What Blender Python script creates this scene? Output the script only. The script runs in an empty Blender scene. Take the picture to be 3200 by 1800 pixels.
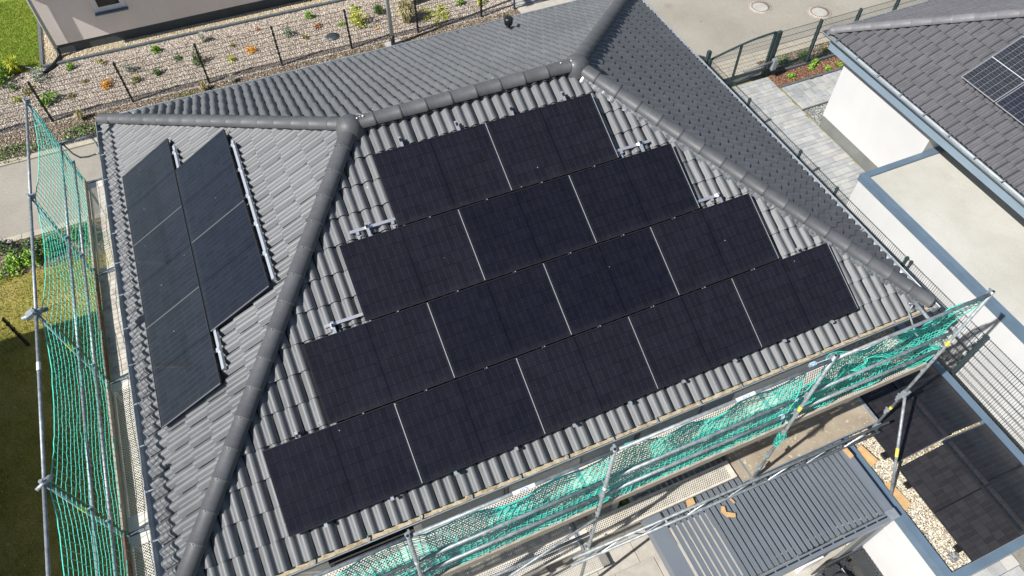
import bpy, bmesh, math, random
import numpy as np
from mathutils import Vector, Matrix

sc = bpy.context.scene
COL = sc.collection
rnd = random.Random(7)
R = math.radians

# ------------------------------------------------------------------ camera, light, exposure
cam_d = bpy.data.cameras.new('camera')
cam = bpy.data.objects.new('camera', cam_d)
COL.objects.link(cam)
cam_d.sensor_width = 36.0
cam_d.lens = 2279.135 / 3200 * 36.0
cam_d.clip_end = 600.0
_Rm = [[0.9179128838541389, -0.3967787327713258, 0.001604641716489913],
       [-0.3156879988918879, -0.7327545406967217, -0.6028365204962048],
       [0.24036851917464863, 0.5528448428888489, -0.7978631177595503]]
cam.matrix_world = Matrix(((_Rm[0][0], -_Rm[1][0], -_Rm[2][0], 2.92132),
                           (_Rm[0][1], -_Rm[1][1], -_Rm[2][1], -3.63904),
                           (_Rm[0][2], -_Rm[1][2], -_Rm[2][2], 12.68253),
                           (0, 0, 0, 1)))
sc.camera = cam

SUN_EL, SUN_AZ = R(45.1), R(11.5)          # light travels towards +X, a little +Y
sun_dir = Vector((math.cos(SUN_EL) * math.cos(SUN_AZ), math.cos(SUN_EL) * math.sin(SUN_AZ), -math.sin(SUN_EL)))
sun_d = bpy.data.lights.new('sun', 'SUN')
sun_d.energy = 5.0
sun_d.angle = R(0.53)
sun_d.color = (1.0, 0.965, 0.915)
sun = bpy.data.objects.new('sun', sun_d)
COL.objects.link(sun)
sun.rotation_euler = sun_dir.to_track_quat('-Z', 'Y').to_euler()
sun.location = (-20, -5, 25)

world = bpy.data.worlds.new('World')
sc.world = world
world.use_nodes = True
wn = world.node_tree
bg = wn.nodes['Background']
sky = wn.nodes.new('ShaderNodeTexSky')
sky.sky_type = 'NISHITA'
sky.sun_disc = False
sky.sun_elevation = SUN_EL
sky.sun_rotation = math.atan2(-sun_dir.x, -sun_dir.y)
sky.air_density = 1.0
sky.dust_density = 1.0
wn.links.new(sky.outputs[0], bg.inputs[0])
bg.inputs[1].default_value = 0.072

sc.view_settings.view_transform = 'Standard'
sc.view_settings.look = 'None'
sc.view_settings.exposure = 0.48
sc.view_settings.gamma = 1.0
sc.view_settings.use_curve_mapping = False

# ------------------------------------------------------------------ materials
class NT:
    """tiny node builder"""
    def __init__(s, name):
        s.m = bpy.data.materials.new(name)
        s.m.use_nodes = True
        s.t = s.m.node_tree
        s.b = s.t.nodes['Principled BSDF']
        s.out = s.t.nodes['Material Output']
    def n(s, typ, **kw):
        nd = s.t.nodes.new('ShaderNode' + typ)
        for k, v in kw.items():
            setattr(nd, k, v)
        return nd
    def put(s, sock, v):
        if isinstance(v, bpy.types.NodeSocket):
            s.t.links.new(v, sock)
        elif v is not None:
            if hasattr(sock, 'default_value'):
                try:
                    sock.default_value = v
                except Exception:
                    sock.default_value = (*v, 1.0)
    def math(s, op, a, b=None, c=None):
        nd = s.n('Math', operation=op)
        s.put(nd.inputs[0], a)
        if b is not None: s.put(nd.inputs[1], b)
        if c is not None: s.put(nd.inputs[2], c)
        return nd.outputs[0]
    def coord(s, which='Object'):
        return s.n('TexCoord').outputs[which]
    def pos(s):
        return s.n('NewGeometry').outputs['Position']
    def xyz(s, v):
        nd = s.n('SeparateXYZ'); s.put(nd.inputs[0], v)
        return nd.outputs
    def comb(s, x, y, z):
        nd = s.n('CombineXYZ')
        for i, v in enumerate((x, y, z)): s.put(nd.inputs[i], v)
        return nd.outputs[0]
    def noise(s, vec, scale, detail=4.0, rough=0.55, out='Fac'):
        nd = s.n('TexNoise'); s.put(nd.inputs['Vector'], vec)
        nd.inputs['Scale'].default_value = scale
        nd.inputs['Detail'].default_value = detail
        nd.inputs['Roughness'].default_value = rough
        return nd.outputs[out]
    def vor(s, vec, scale, feature='F1', out='Distance', rand=1.0):
        nd = s.n('TexVoronoi', feature=feature); s.put(nd.inputs['Vector'], vec)
        nd.inputs['Scale'].default_value = scale
        nd.inputs['Randomness'].default_value = rand
        return nd.outputs[out]
    def ramp(s, fac, stops, interp='LINEAR'):
        nd = s.n('ValToRGB'); s.put(nd.inputs[0], fac)
        cr = nd.color_ramp; cr.interpolation = interp
        while len(cr.elements) < len(stops): cr.elements.new(0.5)
        for e, (p, c) in zip(cr.elements, stops):
            e.position = p
            e.color = (*c, 1.0) if not isinstance(c, (int, float)) else (c, c, c, 1.0)
        return nd.outputs[0]
    def mix(s, fac, a, b, blend='MIX'):
        nd = s.n('Mix', data_type='RGBA', blend_type=blend)
        s.put(nd.inputs[0], fac)
        s.put(nd.inputs[6], a if isinstance(a, bpy.types.NodeSocket) else (*a, 1.0))
        s.put(nd.inputs[7], b if isinstance(b, bpy.types.NodeSocket) else (*b, 1.0))
        return nd.outputs[2]
    def bump(s, h, strength=0.3, dist=0.01):
        nd = s.n('Bump'); s.put(nd.inputs['Height'], h)
        nd.inputs['Strength'].default_value = strength
        nd.inputs['Distance'].default_value = dist
        s.t.links.new(nd.outputs[0], s.b.inputs['Normal'])
    def color(s, c): s.put(s.b.inputs['Base Color'], c if isinstance(c, bpy.types.NodeSocket) else (*c, 1.0))
    def set(s, rough=None, metal=None, spec=None):
        if rough is not None: s.put(s.b.inputs['Roughness'], rough)
        if metal is not None: s.put(s.b.inputs['Metallic'], metal)
        if spec is not None: s.put(s.b.inputs['Specular IOR Level'], spec)
    def island(s):
        return s.n('NewGeometry').outputs['Random Per Island']
    def objrand(s):
        return s.n('ObjectInfo').outputs['Random']

M = {}
def plain(name, col, rough=0.6, metal=0.0, spec=0.5, var=0.0, scale=8.0, bump=0.0):
    a = NT(name); a.set(rough, metal, spec)
    if var > 0:
        f = a.noise(a.pos(), scale, 5.0)
        lo = tuple(c * (1 - var) for c in col); hi = tuple(min(1, c * (1 + var)) for c in col)
        a.color(a.ramp(f, [(0.3, lo), (0.7, hi)]))
        if bump: a.bump(f, bump, 0.01)
    else:
        a.color(col)
    M[name] = a.m
    return a

def tile_mat(name, col, warm, var=0.16):
    a = NT(name)
    p = a.pos(); o = a.coord('Object'); ox = a.xyz(o)
    big = a.noise(p, 0.8, 3.0)
    fine = a.noise(p, 35.0, 5.0, 0.65)
    mott = a.noise(p, 6.0, 5.0, 0.6)
    rnd_ = a.objrand()
    base = a.ramp(big, [(0.3, tuple(c * 0.88 for c in col)), (0.7, tuple(c * 1.1 for c in col))])
    dusty = a.ramp(fine, [(0.35, 0.0), (0.8, 1.0)])
    c2 = a.mix(a.math('MULTIPLY', dusty, 0.25), base, warm)
    k = a.math('MULTIPLY_ADD', rnd_, var, 1.0 - var / 2)
    c3 = a.mix(1.0, c2, a.comb(k, k, k), 'MULTIPLY')
    # weather streaks running down the tile, pale dust patches
    st = a.noise(a.comb(a.math('MULTIPLY', ox[0], 30.0), a.math('MULTIPLY', ox[1], 2.2), a.math('MULTIPLY', rnd_, 50.0)), 1.0, 4.0, 0.6)
    c3 = a.mix(a.math('MULTIPLY', a.ramp(st, [(0.50, 0.0), (0.72, 1.0)]), 0.30), c3, warm)
    c3 = a.mix(1.0, c3, a.ramp(mott, [(0.25, 0.86), (0.75, 1.10)]), 'MULTIPLY')
    spots = a.vor(p, 9.0, out='Distance')
    sel = a.vor(p, 9.0, out='Color')
    sx = a.xyz(sel)
    sp = a.math('MULTIPLY', a.math('LESS_THAN', spots, a.math('MULTIPLY', sx[1], 0.10)), a.math('GREATER_THAN', sx[0], 0.94))
    c4 = a.mix(a.math('MULTIPLY', sp, 0.7), c3, (0.55, 0.55, 0.53))
    a.color(c4)
    a.set(a.math('MULTIPLY_ADD', mott, 0.22, 0.40), 0.0, 0.42)
    a.bump(fine, 0.12, 0.004)
    M[name] = a.m
tile_mat('tile_grey', (0.114, 0.120, 0.128), (0.185, 0.188, 0.19))
tile_mat('tile_brown', (0.105, 0.104, 0.114), (0.16, 0.158, 0.164), 0.05)
tile_mat('cap_grey', (0.080, 0.084, 0.091), (0.135, 0.134, 0.134))
tile_mat('cap_brown', (0.165, 0.162, 0.172), (0.22, 0.215, 0.22))
plain('underlay', (0.012, 0.012, 0.013), 0.9)
plain('foil', (0.20, 0.21, 0.215), 0.32, 0.5, 0.5, 0.6, 18.0, 0.6)
plain('zinc', (0.34, 0.38, 0.41), 0.45, 0.45, 0.5, 0.18, 6.0)
plain('galv', (0.27, 0.30, 0.32), 0.5, 0.35, 0.5, 0.35, 14.0, 0.1)
plain('alu', (0.74, 0.76, 0.78), 0.32, 0.75, 0.5, 0.06, 20.0)
plain('alu_dark', (0.02, 0.022, 0.026), 0.35, 0.2)
plain('glint_edge', (0.38, 0.40, 0.40), 0.45, 0.3)  # pale tone painting the sun glint along a panel's short edge
plain('glint_edge_dim', (0.20, 0.21, 0.22), 0.4, 0.3)  # dimmer tone for the same painted glint
plain('silver_frame', (0.62, 0.64, 0.66), 0.35, 0.6)
plain('anthracite', (0.055, 0.066, 0.075), 0.45, 0.1, 0.5, 0.12, 3.0)
plain('pergola_grey', (0.148, 0.170, 0.198), 0.36, 0.0, 0.5, 0.06, 2.0)
plain('fascia_grey', (0.195, 0.23, 0.255), 0.5, 0.0, 0.5, 0.08, 2.0)
plain('cap_metal', (0.12, 0.175, 0.235), 0.38, 0.1, 0.5, 0.10, 3.0)
plain('eave_blue', (0.20, 0.265, 0.325), 0.5, 0.0, 0.5, 0.06, 2.0)
plain('pole_grey', (0.40, 0.45, 0.48), 0.5, 0.1)
plain('fence_green', (0.030, 0.052, 0.055), 0.5, 0.0, 0.5)
plain('fence_black', (0.012, 0.013, 0.014), 0.5)
plain('black_plastic', (0.015, 0.016, 0.017), 0.35)
plain('dark_glass', (0.02, 0.022, 0.026), 0.06)
plain('pvc_white', (0.78, 0.79, 0.80), 0.35)
plain('cord', (0.07, 0.62, 0.49), 0.5, 0.0, 0.4, 0.22, 25.0)
plain('rope_blue', (0.45, 0.62, 0.75), 0.6)
plain('yellow', (0.72, 0.62, 0.08), 0.5)
plain('sticker_white', (0.78, 0.80, 0.82), 0.4)
plain('blue_ink', (0.04, 0.12, 0.42), 0.5)
plain('red', (0.55, 0.12, 0.08), 0.5)
plain('cardboard', (0.50, 0.33, 0.16), 0.8, 0, 0.3, 0.12, 12.0)
plain('concrete', (0.40, 0.385, 0.35), 0.85, 0, 0.3, 0.12, 5.0, 0.1)
plain('kerb_sand', (0.40, 0.36, 0.29), 0.85, 0, 0.3, 0.14, 6.0, 0.1)
plain('edging', (0.10, 0.115, 0.125), 0.8, 0, 0.3, 0.2, 9.0, 0.2)
plain('plinth_dark', (0.075, 0.085, 0.09), 0.75, 0, 0.3, 0.14, 3.0, 0.1)
plain('plinth_mid', (0.17, 0.175, 0.165), 0.8, 0, 0.3, 0.14, 3.0, 0.1)
plain('zip_tie', (0.16, 0.17, 0.18), 0.5)

def wall_mat(name, col):
    a = NT(name); p = a.pos(); x = a.xyz(p)
    f = a.noise(p, 60.0, 4.0); g = a.noise(p, 0.7, 4.0)
    st = a.noise(a.comb(a.math('MULTIPLY', x[0], 5.0), a.math('MULTIPLY', x[1], 5.0), a.math('MULTIPLY', x[2], 0.35)), 1.0, 5.0, 0.6)
    c = a.ramp(g, [(0.3, tuple(c_ * 0.94 for c_ in col)), (0.7, tuple(min(1, c_ * 1.04) for c_ in col))])
    c = a.mix(a.math('MULTIPLY', a.ramp(st, [(0.50, 0.0), (0.78, 1.0)]), 0.16), c, tuple(c_ * .72 for c_ in col))
    a.color(c); a.set(0.9, 0, 0.2); a.bump(f, 0.2, 0.004)
    M[name] = a.m
wall_mat('render_white', (0.55, 0.55, 0.547))
wall_mat('render_cream', (0.72, 0.69, 0.64))
wall_mat('render_beige', (0.83, 0.75, 0.70))

def asphalt():
    a = NT('asphalt'); p = a.pos()
    f = a.noise(p, 130.0, 4.0, 0.7); g = a.noise(p, 0.45, 6.0, 0.6); h = a.vor(p, 160.0, out='Color')
    base = a.ramp(g, [(0.28, (0.255, 0.236, 0.198)), (0.5, (0.305, 0.284, 0.240)), (0.72, (0.345, 0.322, 0.278))])
    sp = a.ramp(a.xyz(h)[0], [(0.0, 0.74), (1.0, 1.26)])
    c = a.mix(1.0, base, sp, 'MULTIPLY')
    wob = a.n('VectorMath', operation='ADD'); a.put(wob.inputs[0], p); nz = a.n('TexNoise'); a.put(nz.inputs['Vector'], p); nz.inputs['Scale'].default_value = 1.8; a.t.links.new(nz.outputs['Color'], wob.inputs[1])
    cr = a.n('TexVoronoi', feature='DISTANCE_TO_EDGE'); a.put(cr.inputs['Vector'], wob.outputs[0]); cr.inputs['Scale'].default_value = 0.32
    crack = a.math('MULTIPLY', a.math('LESS_THAN', cr.outputs['Distance'], 0.0022), a.ramp(a.noise(p, 0.6), [(0.45, 0.0), (0.6, 1.0)]))
    c = a.mix(a.math('MULTIPLY', crack, 0.45), c, (0.12, 0.11, 0.10))
    stn = a.vor(p, 0.9, out='Distance'); pick = a.xyz(a.vor(p, 0.9, out='Color'))
    oil = a.math('MULTIPLY', a.math('GREATER_THAN', pick[0], 0.72), a.ramp(stn, [(0.02, 1.0), (0.16, 0.0)]))
    c = a.mix(a.math('MULTIPLY', oil, 0.30), c, (0.14, 0.13, 0.12))
    a.color(c); a.set(0.9, 0, 0.25); a.bump(f, 0.4, 0.004)
    M['asphalt'] = a.m
asphalt()

def grass():
    a = NT('lawn_grass'); p = a.pos()
    g = a.noise(p, 1.3, 5.0, 0.65); f = a.noise(p, 45.0, 4.0, 0.7)
    base = a.ramp(g, [(0.28, (0.16, 0.175, 0.03)), (0.5, (0.31, 0.28, 0.07)), (0.72, (0.46, 0.375, 0.14))])
    sp = a.ramp(f, [(0.25, 0.45), (0.75, 1.45)])
    a.color(a.mix(1.0, base, sp, 'MULTIPLY')); a.set(0.9, 0, 0.2); a.bump(f, 0.9, 0.03)
    M['lawn_grass'] = a.m
    b = NT('grass_blade'); r = b.island()
    b.color(b.ramp(r, [(0.0, (0.15, 0.18, 0.026)), (0.5, (0.33, 0.30, 0.07)), (1.0, (0.52, 0.43, 0.17))]))
    b.set(0.8, 0, 0.2); M['grass_blade'] = b.m
    c = NT('lush_grass'); g = c.noise(c.pos(), 1.0, 5.0); f = c.noise(c.pos(), 50.0, 4.0, 0.7)
    base = c.ramp(g, [(0.3, (0.13, 0.22, 0.02)), (0.7, (0.24, 0.30, 0.045))])
    c.color(c.mix(1.0, base, c.ramp(f, [(0.25, 0.5), (0.75, 1.4)]), 'MULTIPLY')); c.set(0.9, 0, 0.2); c.bump(f, 0.8, 0.03)
    M['lush_grass'] = c.m
    d = NT('lush_blade'); r = d.island()
    d.color(d.ramp(r, [(0.0, (0.10, 0.19, 0.015)), (0.6, (0.22, 0.30, 0.035)), (1.0, (0.34, 0.36, 0.09))]))
    d.set(0.8, 0, 0.2); M['lush_blade'] = d.m
grass()

def stones(name, stops, rough=0.8):
    a = NT(name); r = a.island()
    f = a.noise(a.pos(), 60.0, 3.0)
    c = a.ramp(r, stops)
    a.color(a.mix(1.0, c, a.ramp(f, [(0.3, 0.85), (0.7, 1.1)]), 'MULTIPLY'))
    a.set(rough, 0, 0.3); M[name] = a.m
stones('garden_stone', [(0.0, (0.16, 0.135, 0.11)), (0.22, (0.37, 0.315, 0.255)), (0.6, (0.58, 0.505, 0.42)), (0.88, (0.70, 0.63, 0.545)), (1.0, (0.85, 0.81, 0.75))])
stones('warm_stone', [(0.0, (0.26, 0.20, 0.12)), (0.4, (0.52, 0.44, 0.30)), (0.8, (0.66, 0.58, 0.42)), (1.0, (0.80, 0.75, 0.65))])
stones('river_stone', [(0.0, (0.14, 0.13, 0.12)), (0.14, (0.36, 0.31, 0.23)), (0.5, (0.56, 0.50, 0.38)), (0.85, (0.70, 0.64, 0.52)), (1.0, (0.86, 0.84, 0.78))], 0.6)
stones('grey_stone', [(0.0, (0.14, 0.15, 0.15)), (0.6, (0.30, 0.31, 0.29)), (1.0, (0.44, 0.44, 0.42))])
stones('bark_chip', [(0.0, (0.05, 0.026, 0.016)), (0.4, (0.15, 0.075, 0.043)), (0.8, (0.27, 0.14, 0.085)), (1.0, (0.46, 0.31, 0.21))])
stones('mulch_chip', [(0.0, (0.07, 0.055, 0.04)), (0.4, (0.22, 0.17, 0.12)), (0.8, (0.38, 0.31, 0.23)), (1.0, (0.60, 0.53, 0.44))])

def ground_mix(name, c0, c1, c2, sc_=28.0):
    a = NT(name); p = a.pos()
    v = a.vor(p, sc_, out='Color'); d = a.vor(p, sc_, out='Distance')
    g = a.noise(p, 1.2, 4.0)
    col = a.ramp(a.xyz(v)[0], [(0.0, c0), (0.5, c1), (1.0, c2)])
    col = a.mix(1.0, col, a.ramp(g, [(0.3, 0.8), (0.7, 1.12)]), 'MULTIPLY')
    a.color(col); a.set(0.9, 0, 0.25); a.bump(a.math('MULTIPLY', d, -1.0), 0.9, 0.03)
    M[name] = a.m
ground_mix('gravel_base', (0.10, 0.08, 0.065), (0.24, 0.195, 0.16), (0.42, 0.355, 0.30))
ground_mix('mulch_base', (0.06, 0.045, 0.03), (0.14, 0.11, 0.075), (0.28, 0.23, 0.17))
ground_mix('warm_base', (0.3, 0.24, 0.15), (0.45, 0.38, 0.26), (0.6, 0.54, 0.4))
ground_mix('bark_base', (0.06, 0.03, 0.018), (0.16, 0.08, 0.045), (0.3, 0.17, 0.1))
ground_mix('grey_gravel_base', (0.12, 0.12, 0.12), (0.24, 0.25, 0.24), (0.36, 0.36, 0.35))

def paver():
    a = NT('paver'); p = a.pos(); r = a.objrand()
    f = a.noise(p, 22.0, 5.0, 0.65); g = a.noise(p, 2.5, 3.0)
    c = a.ramp(r, [(0.0, (0.29, 0.30, 0.305)), (0.35, (0.335, 0.345, 0.345)), (0.7, (0.365, 0.37, 0.362)), (1.0, (0.41, 0.40, 0.375))])
    c = a.mix(1.0, c, a.ramp(g, [(0.3, 0.86), (0.7, 1.1)]), 'MULTIPLY')
    c = a.mix(1.0, c, a.ramp(f, [(0.3, 0.9), (0.75, 1.08)]), 'MULTIPLY')
    a.color(c); a.set(0.85, 0, 0.3); a.bump(f, 0.2, 0.004); M['paver'] = a.m
    b = NT('terrace_slab'); p = b.pos(); r = b.objrand()
    f = b.noise(p, 6.0, 6.0, 0.6)
    c = b.ramp(f, [(0.3, (0.36, 0.335, 0.29)), (0.7, (0.46, 0.43, 0.38))])
    k = b.math('MULTIPLY_ADD', r, 0.1, 0.95)
    b.color(b.mix(1.0, c, b.comb(k, k, k), 'MULTIPLY')); b.set(0.7, 0, 0.3); M['terrace_slab'] = b.m
paver()
plain('joint', (0.20, 0.19, 0.165), 0.95, 0, 0.2, 0.2, 20.0)
plain('joint_light', (0.55, 0.53, 0.49), 0.95, 0, 0.2)

def wood(name, c0, c1):
    a = NT(name); p = a.pos(); x = a.xyz(p)
    st = a.comb(a.math('MULTIPLY', x[0], 2.0), a.math('MULTIPLY', x[1], 2.0), a.math('MULTIPLY', x[2], 30.0))
    f = a.noise(st, 4.0, 5.0, 0.6)
    a.color(a.ramp(f, [(0.3, c0), (0.7, c1)])); a.set(0.85, 0, 0.25); a.bump(f, 0.2, 0.004); M[name] = a.m
wood('toe_wood', (0.26, 0.215, 0.18), (0.44, 0.39, 0.33))
wood('toe_brown', (0.12, 0.06, 0.045), (0.22, 0.13, 0.10))

def plywood():
    a = NT('plywood'); p = a.pos()
    g = a.noise(p, 3.0, 5.0); v = a.noise(p, 9.0, 6.0, 0.7)
    c = a.ramp(g, [(0.3, (0.25, 0.205, 0.15)), (0.7, (0.36, 0.305, 0.235))])
    sp = a.ramp(v, [(0.60, 0.0), (0.66, 1.0)])
    vv = a.vor(p, 16.0); sp2 = a.math('LESS_THAN', vv, a.math('MULTIPLY', a.math('GREATER_THAN', a.noise(p, 2.2), 0.5), 0.17))
    c = a.mix(a.math('MULTIPLY', a.math('MAXIMUM', sp, sp2), 0.65), c, (0.66, 0.60, 0.50))
    a.color(c); a.set(0.85, 0, 0.25); M['plywood'] = a.m
plywood()

def perforated(name, col0, col1, pitch=0.034, rad=0.30, margin=(0.03, 0.29), end=0.16, length=2.5):
    """galvanised plank with real see-through holes; object space: x along, y across"""
    a = NT(name); o = a.coord('Object'); x = a.xyz(o)
    row = a.math('FLOOR', a.math('DIVIDE', x[1], pitch * 0.5))
    odd = a.math('MODULO', a.math('ABSOLUTE', row), 2.0)
    fx = a.math('SUBTRACT', a.math('FRACT', a.math('ADD', a.math('DIVIDE', x[0], pitch), a.math('MULTIPLY', odd, 0.5))), 0.5)
    fy = a.math('MULTIPLY', a.math('SUBTRACT', a.math('FRACT', a.math('DIVIDE', x[1], pitch * 0.5)), 0.5), 0.5)
    d = a.math('SQRT', a.math('ADD', a.math('MULTIPLY', fx, fx), a.math('MULTIPLY', fy, fy)))
    hole = a.math('LESS_THAN', d, rad)
    inside = a.math('MULTIPLY', a.math('GREATER_THAN', x[1], margin[0]), a.math('LESS_THAN', x[1], margin[1]))
    inside = a.math('MULTIPLY', inside, a.math('MULTIPLY', a.math('GREATER_THAN', x[0], end), a.math('LESS_THAN', x[0], length - end)))
    top = a.math('GREATER_THAN', x[2], -0.012)
    hole = a.math('MULTIPLY', a.math('MULTIPLY', hole, inside), top)
    f = a.noise(a.pos(), 7.0, 6.0, 0.65)
    a.color(a.ramp(f, [(0.3, col0), (0.7, col1)])); a.set(0.6, 0.25, 0.4)
    tr = a.n('BsdfTransparent'); mx = a.n('MixShader')
    a.t.links.new(hole, mx.inputs[0]); a.t.links.new(a.b.outputs[0], mx.inputs[1]); a.t.links.new(tr.outputs[0], mx.inputs[2])
    a.t.links.new(mx.outputs[0], a.out.inputs[0])
    M[name] = a.m
perforated('plank_perf', (0.60, 0.565, 0.50), (0.80, 0.765, 0.69), 0.044, 0.27, (0.028, 0.285), 0.17, 2.55)
perforated('plank_perf_long', (0.60, 0.55, 0.46), (0.80, 0.74, 0.63), 0.044, 0.24, (0.028, 0.285), 0.12, 2.95)
perforated('cart_perf', (0.05, 0.056, 0.06), (0.07, 0.075, 0.08), 0.075, 0.27, (0.03, 2.0), 0.02, 3.0)
a = NT('plank_plate'); f = a.noise(a.pos(), 5.0, 7.0, 0.7)
a.color(a.ramp(f, [(0.35, (0.27, 0.25, 0.22)), (0.5, (0.50, 0.46, 0.40)), (0.7, (0.66, 0.62, 0.55))])); a.set(0.7, 0.15, 0.4); M['plank_plate'] = a.m

def roof_concrete():
    a = NT('roof_concrete'); p = a.pos()
    g = a.noise(p, 0.8, 7.0, 0.65); f = a.noise(p, 30.0, 4.0); h = a.noise(p, 3.2, 6.0, 0.7)
    c = a.ramp(g, [(0.3, (0.40, 0.385, 0.335)), (0.5, (0.46, 0.448, 0.405)), (0.7, (0.505, 0.495, 0.455))])
    c = a.mix(a.math('MULTIPLY', a.ramp(h, [(0.58, 0.0), (0.78, 1.0)]), 0.28), c, (0.32, 0.29, 0.23))
    pd = a.noise(p, 0.45, 2.0); ring = a.math('LESS_THAN', a.math('ABSOLUTE', a.math('SUBTRACT', pd, 0.55)), 0.010)
    c = a.mix(a.math('MULTIPLY', ring, 0.08), c, (0.33, 0.30, 0.24))
    a.color(a.mix(1.0, c, a.ramp(f, [(0.3, 0.94), (0.7, 1.05)]), 'MULTIPLY')); a.set(0.9, 0, 0.2); M['roof_concrete'] = a.m
roof_concrete()

def silt():
    a = NT('gutter_silt'); p = a.pos(); f = a.noise(p, 12.0, 6.0, 0.7)
    a.color(a.ramp(f, [(0.3, (0.20, 0.15, 0.09)), (0.5, (0.42, 0.36, 0.26)), (0.7, (0.55, 0.49, 0.38))])); a.set(0.95, 0, 0.1); a.bump(f, 0.6, 0.02)
    M['gutter_silt'] = a.m
silt()

def pv(name, base, dot, ncell, gap_col, dot_amt, line_amt, rough=0.10, mid_col=None):
    """laminated cells seen through glass: x along the long side, y along the short"""
    a = NT(name); o = a.coord('Object'); x = a.xyz(o)
    W, H = 1.762, 1.134
    nx, ny = ncell
    u = a.math('MULTIPLY', a.math('DIVIDE', a.math('SUBTRACT', x[0], 0.022), W - 0.044), float(nx))
    v = a.math('MULTIPLY', a.math('DIVIDE', a.math('SUBTRACT', x[1], 0.022), H - 0.044), float(ny))
    fu = a.math('FRACT', u); fv = a.math('FRACT', v)
    du = a.math('ABSOLUTE', a.math('SUBTRACT', fu, 0.5)); dv = a.math('ABSOLUTE', a.math('SUBTRACT', fv, 0.5))
    wn_ = a.n('TexWhiteNoise'); a.put(wn_.inputs['Vector'], a.comb(a.math('FLOOR', u), a.math('FLOOR', v), a.math('MULTIPLY', a.objrand(), 40.0)))
    k = a.math('MULTIPLY_ADD', wn_.outputs[0], 0.5, 0.75)
    c = a.mix(1.0, base, a.comb(k, k, k), 'MULTIPLY')
    # fine busbars
    bus = a.math('GREATER_THAN', a.math('ABSOLUTE', a.math('SUBTRACT', a.math('FRACT', a.math('MULTIPLY', fv, 9.0)), 0.5)), 0.40)
    c = a.mix(a.math('MULTIPLY', bus, 0.22), c, dot)
    # soldered ends: dashes at the cell joints
    end = a.math('GREATER_THAN', du, 0.43)
    c = a.mix(a.math('MULTIPLY', a.math('MULTIPLY', end, bus), dot_amt), c, dot)
    # gaps
    gp = a.math('GREATER_THAN', dv, 0.487)
    c = a.mix(a.math('MULTIPLY', gp, line_amt), c, gap_col)
    gu_ = a.math('GREATER_THAN', du, 0.49)
    c = a.mix(a.math('MULTIPLY', gu_, line_amt * 0.5), c, gap_col)
    mid = a.math('LESS_THAN', a.math('ABSOLUTE', a.math('SUBTRACT', x[0], W / 2)), 0.011)
    c = a.mix(mid, c, mid_col or gap_col)
    tone = a.math('MULTIPLY_ADD', a.objrand(), 0.55, 0.75)
    c = a.mix(1.0, c, a.comb(tone, tone, a.math('MULTIPLY_ADD', a.objrand(), 0.35, 0.85)), 'MULTIPLY')
    n2 = a.noise(a.pos(), 1.7, 5.0); n3 = a.noise(a.pos(), 7.0, 6.0, 0.7)
    edge = a.ramp(x[1], [(0.0, 1.0), (0.09, 0.0)])
    dust = a.math('ADD', a.math('MULTIPLY', a.ramp(n3, [(0.45, 0.0), (0.80, 1.0)]), 0.02), a.math('MULTIPLY', a.math('MULTIPLY', edge, n3), 0.07))
    vv = a.vor(a.pos(), 5.0); vc = a.xyz(a.vor(a.pos(), 5.0, out='Color'))
    fleck = a.math('MULTIPLY', a.math('LESS_THAN', vv, 0.045), a.math('GREATER_THAN', vc[1], 0.88))
    c = a.mix(dust, c, (0.22, 0.21, 0.20))
    c = a.mix(a.math('MULTIPLY', fleck, 0.5), c, (0.5, 0.5, 0.48))
    a.color(c)
    a.set(a.math('MULTIPLY_ADD', n2, 0.22, rough), 0.0, 0.5)
    M[name] = a.m
pv('pv_left', (0.0070, 0.0080, 0.0125), (0.10, 0.105, 0.115), (18, 6), (0.05, 0.053, 0.06), 0.5, 0.35, 0.03, (0.004, 0.004, 0.006))
pv('pv_grey', (0.0185, 0.0175, 0.0195), (0.10, 0.095, 0.095), (18, 6), (0.006, 0.006, 0.008), 0.6, 0.6, 0.14)
pv('pv_black', (0.0055, 0.0054, 0.0095), (0.055, 0.052, 0.062), (18, 6), (0.003, 0.003, 0.006), 0.75, 0.6)
pv('pv_grid', (0.009, 0.011, 0.018), (0.35, 0.36, 0.38), (20, 6), (0.42, 0.43, 0.45), 0.45, 0.85)

def leaf(name, c0, c1, c2):
    a = NT(name); r = a.island()
    a.color(a.ramp(r, [(0.0, c0), (0.55, c1), (1.0, c2)])); a.set(0.65, 0, 0.3)
    M[name] = a.m
leaf('leaf_green', (0.078, 0.174, 0.020), (0.174, 0.348, 0.035), (0.348, 0.557, 0.070))
leaf('leaf_dark', (0.040, 0.096, 0.024), (0.088, 0.176, 0.040), (0.176, 0.271, 0.064))
leaf('leaf_blue', (0.122, 0.174, 0.122), (0.244, 0.313, 0.227), (0.418, 0.487, 0.365))
leaf('leaf_olive', (0.116, 0.131, 0.029), (0.261, 0.261, 0.058), (0.435, 0.392, 0.116))
leaf('leaf_lime', (0.244, 0.313, 0.035), (0.487, 0.540, 0.052), (0.731, 0.731, 0.122))
leaf('leaf_orange', (0.60, 0.24, 0.02), (0.82, 0.38, 0.03), (0.85, 0.55, 0.10))
leaf('leaf_rust', (0.232, 0.102, 0.043), (0.435, 0.203, 0.102), (0.609, 0.319, 0.174))
leaf('leaf_straw', (0.28, 0.24, 0.11), (0.45, 0.40, 0.20), (0.60, 0.55, 0.34))
leaf('leaf_pale', (0.35, 0.34, 0.26), (0.52, 0.50, 0.42), (0.66, 0.64, 0.58))
leaf('flower_white', (0.70, 0.66, 0.68), (0.80, 0.78, 0.80), (0.85, 0.84, 0.85))
leaf('flower_lilac', (0.14, 0.10, 0.22), (0.24, 0.19, 0.34), (0.36, 0.30, 0.46))

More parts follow.
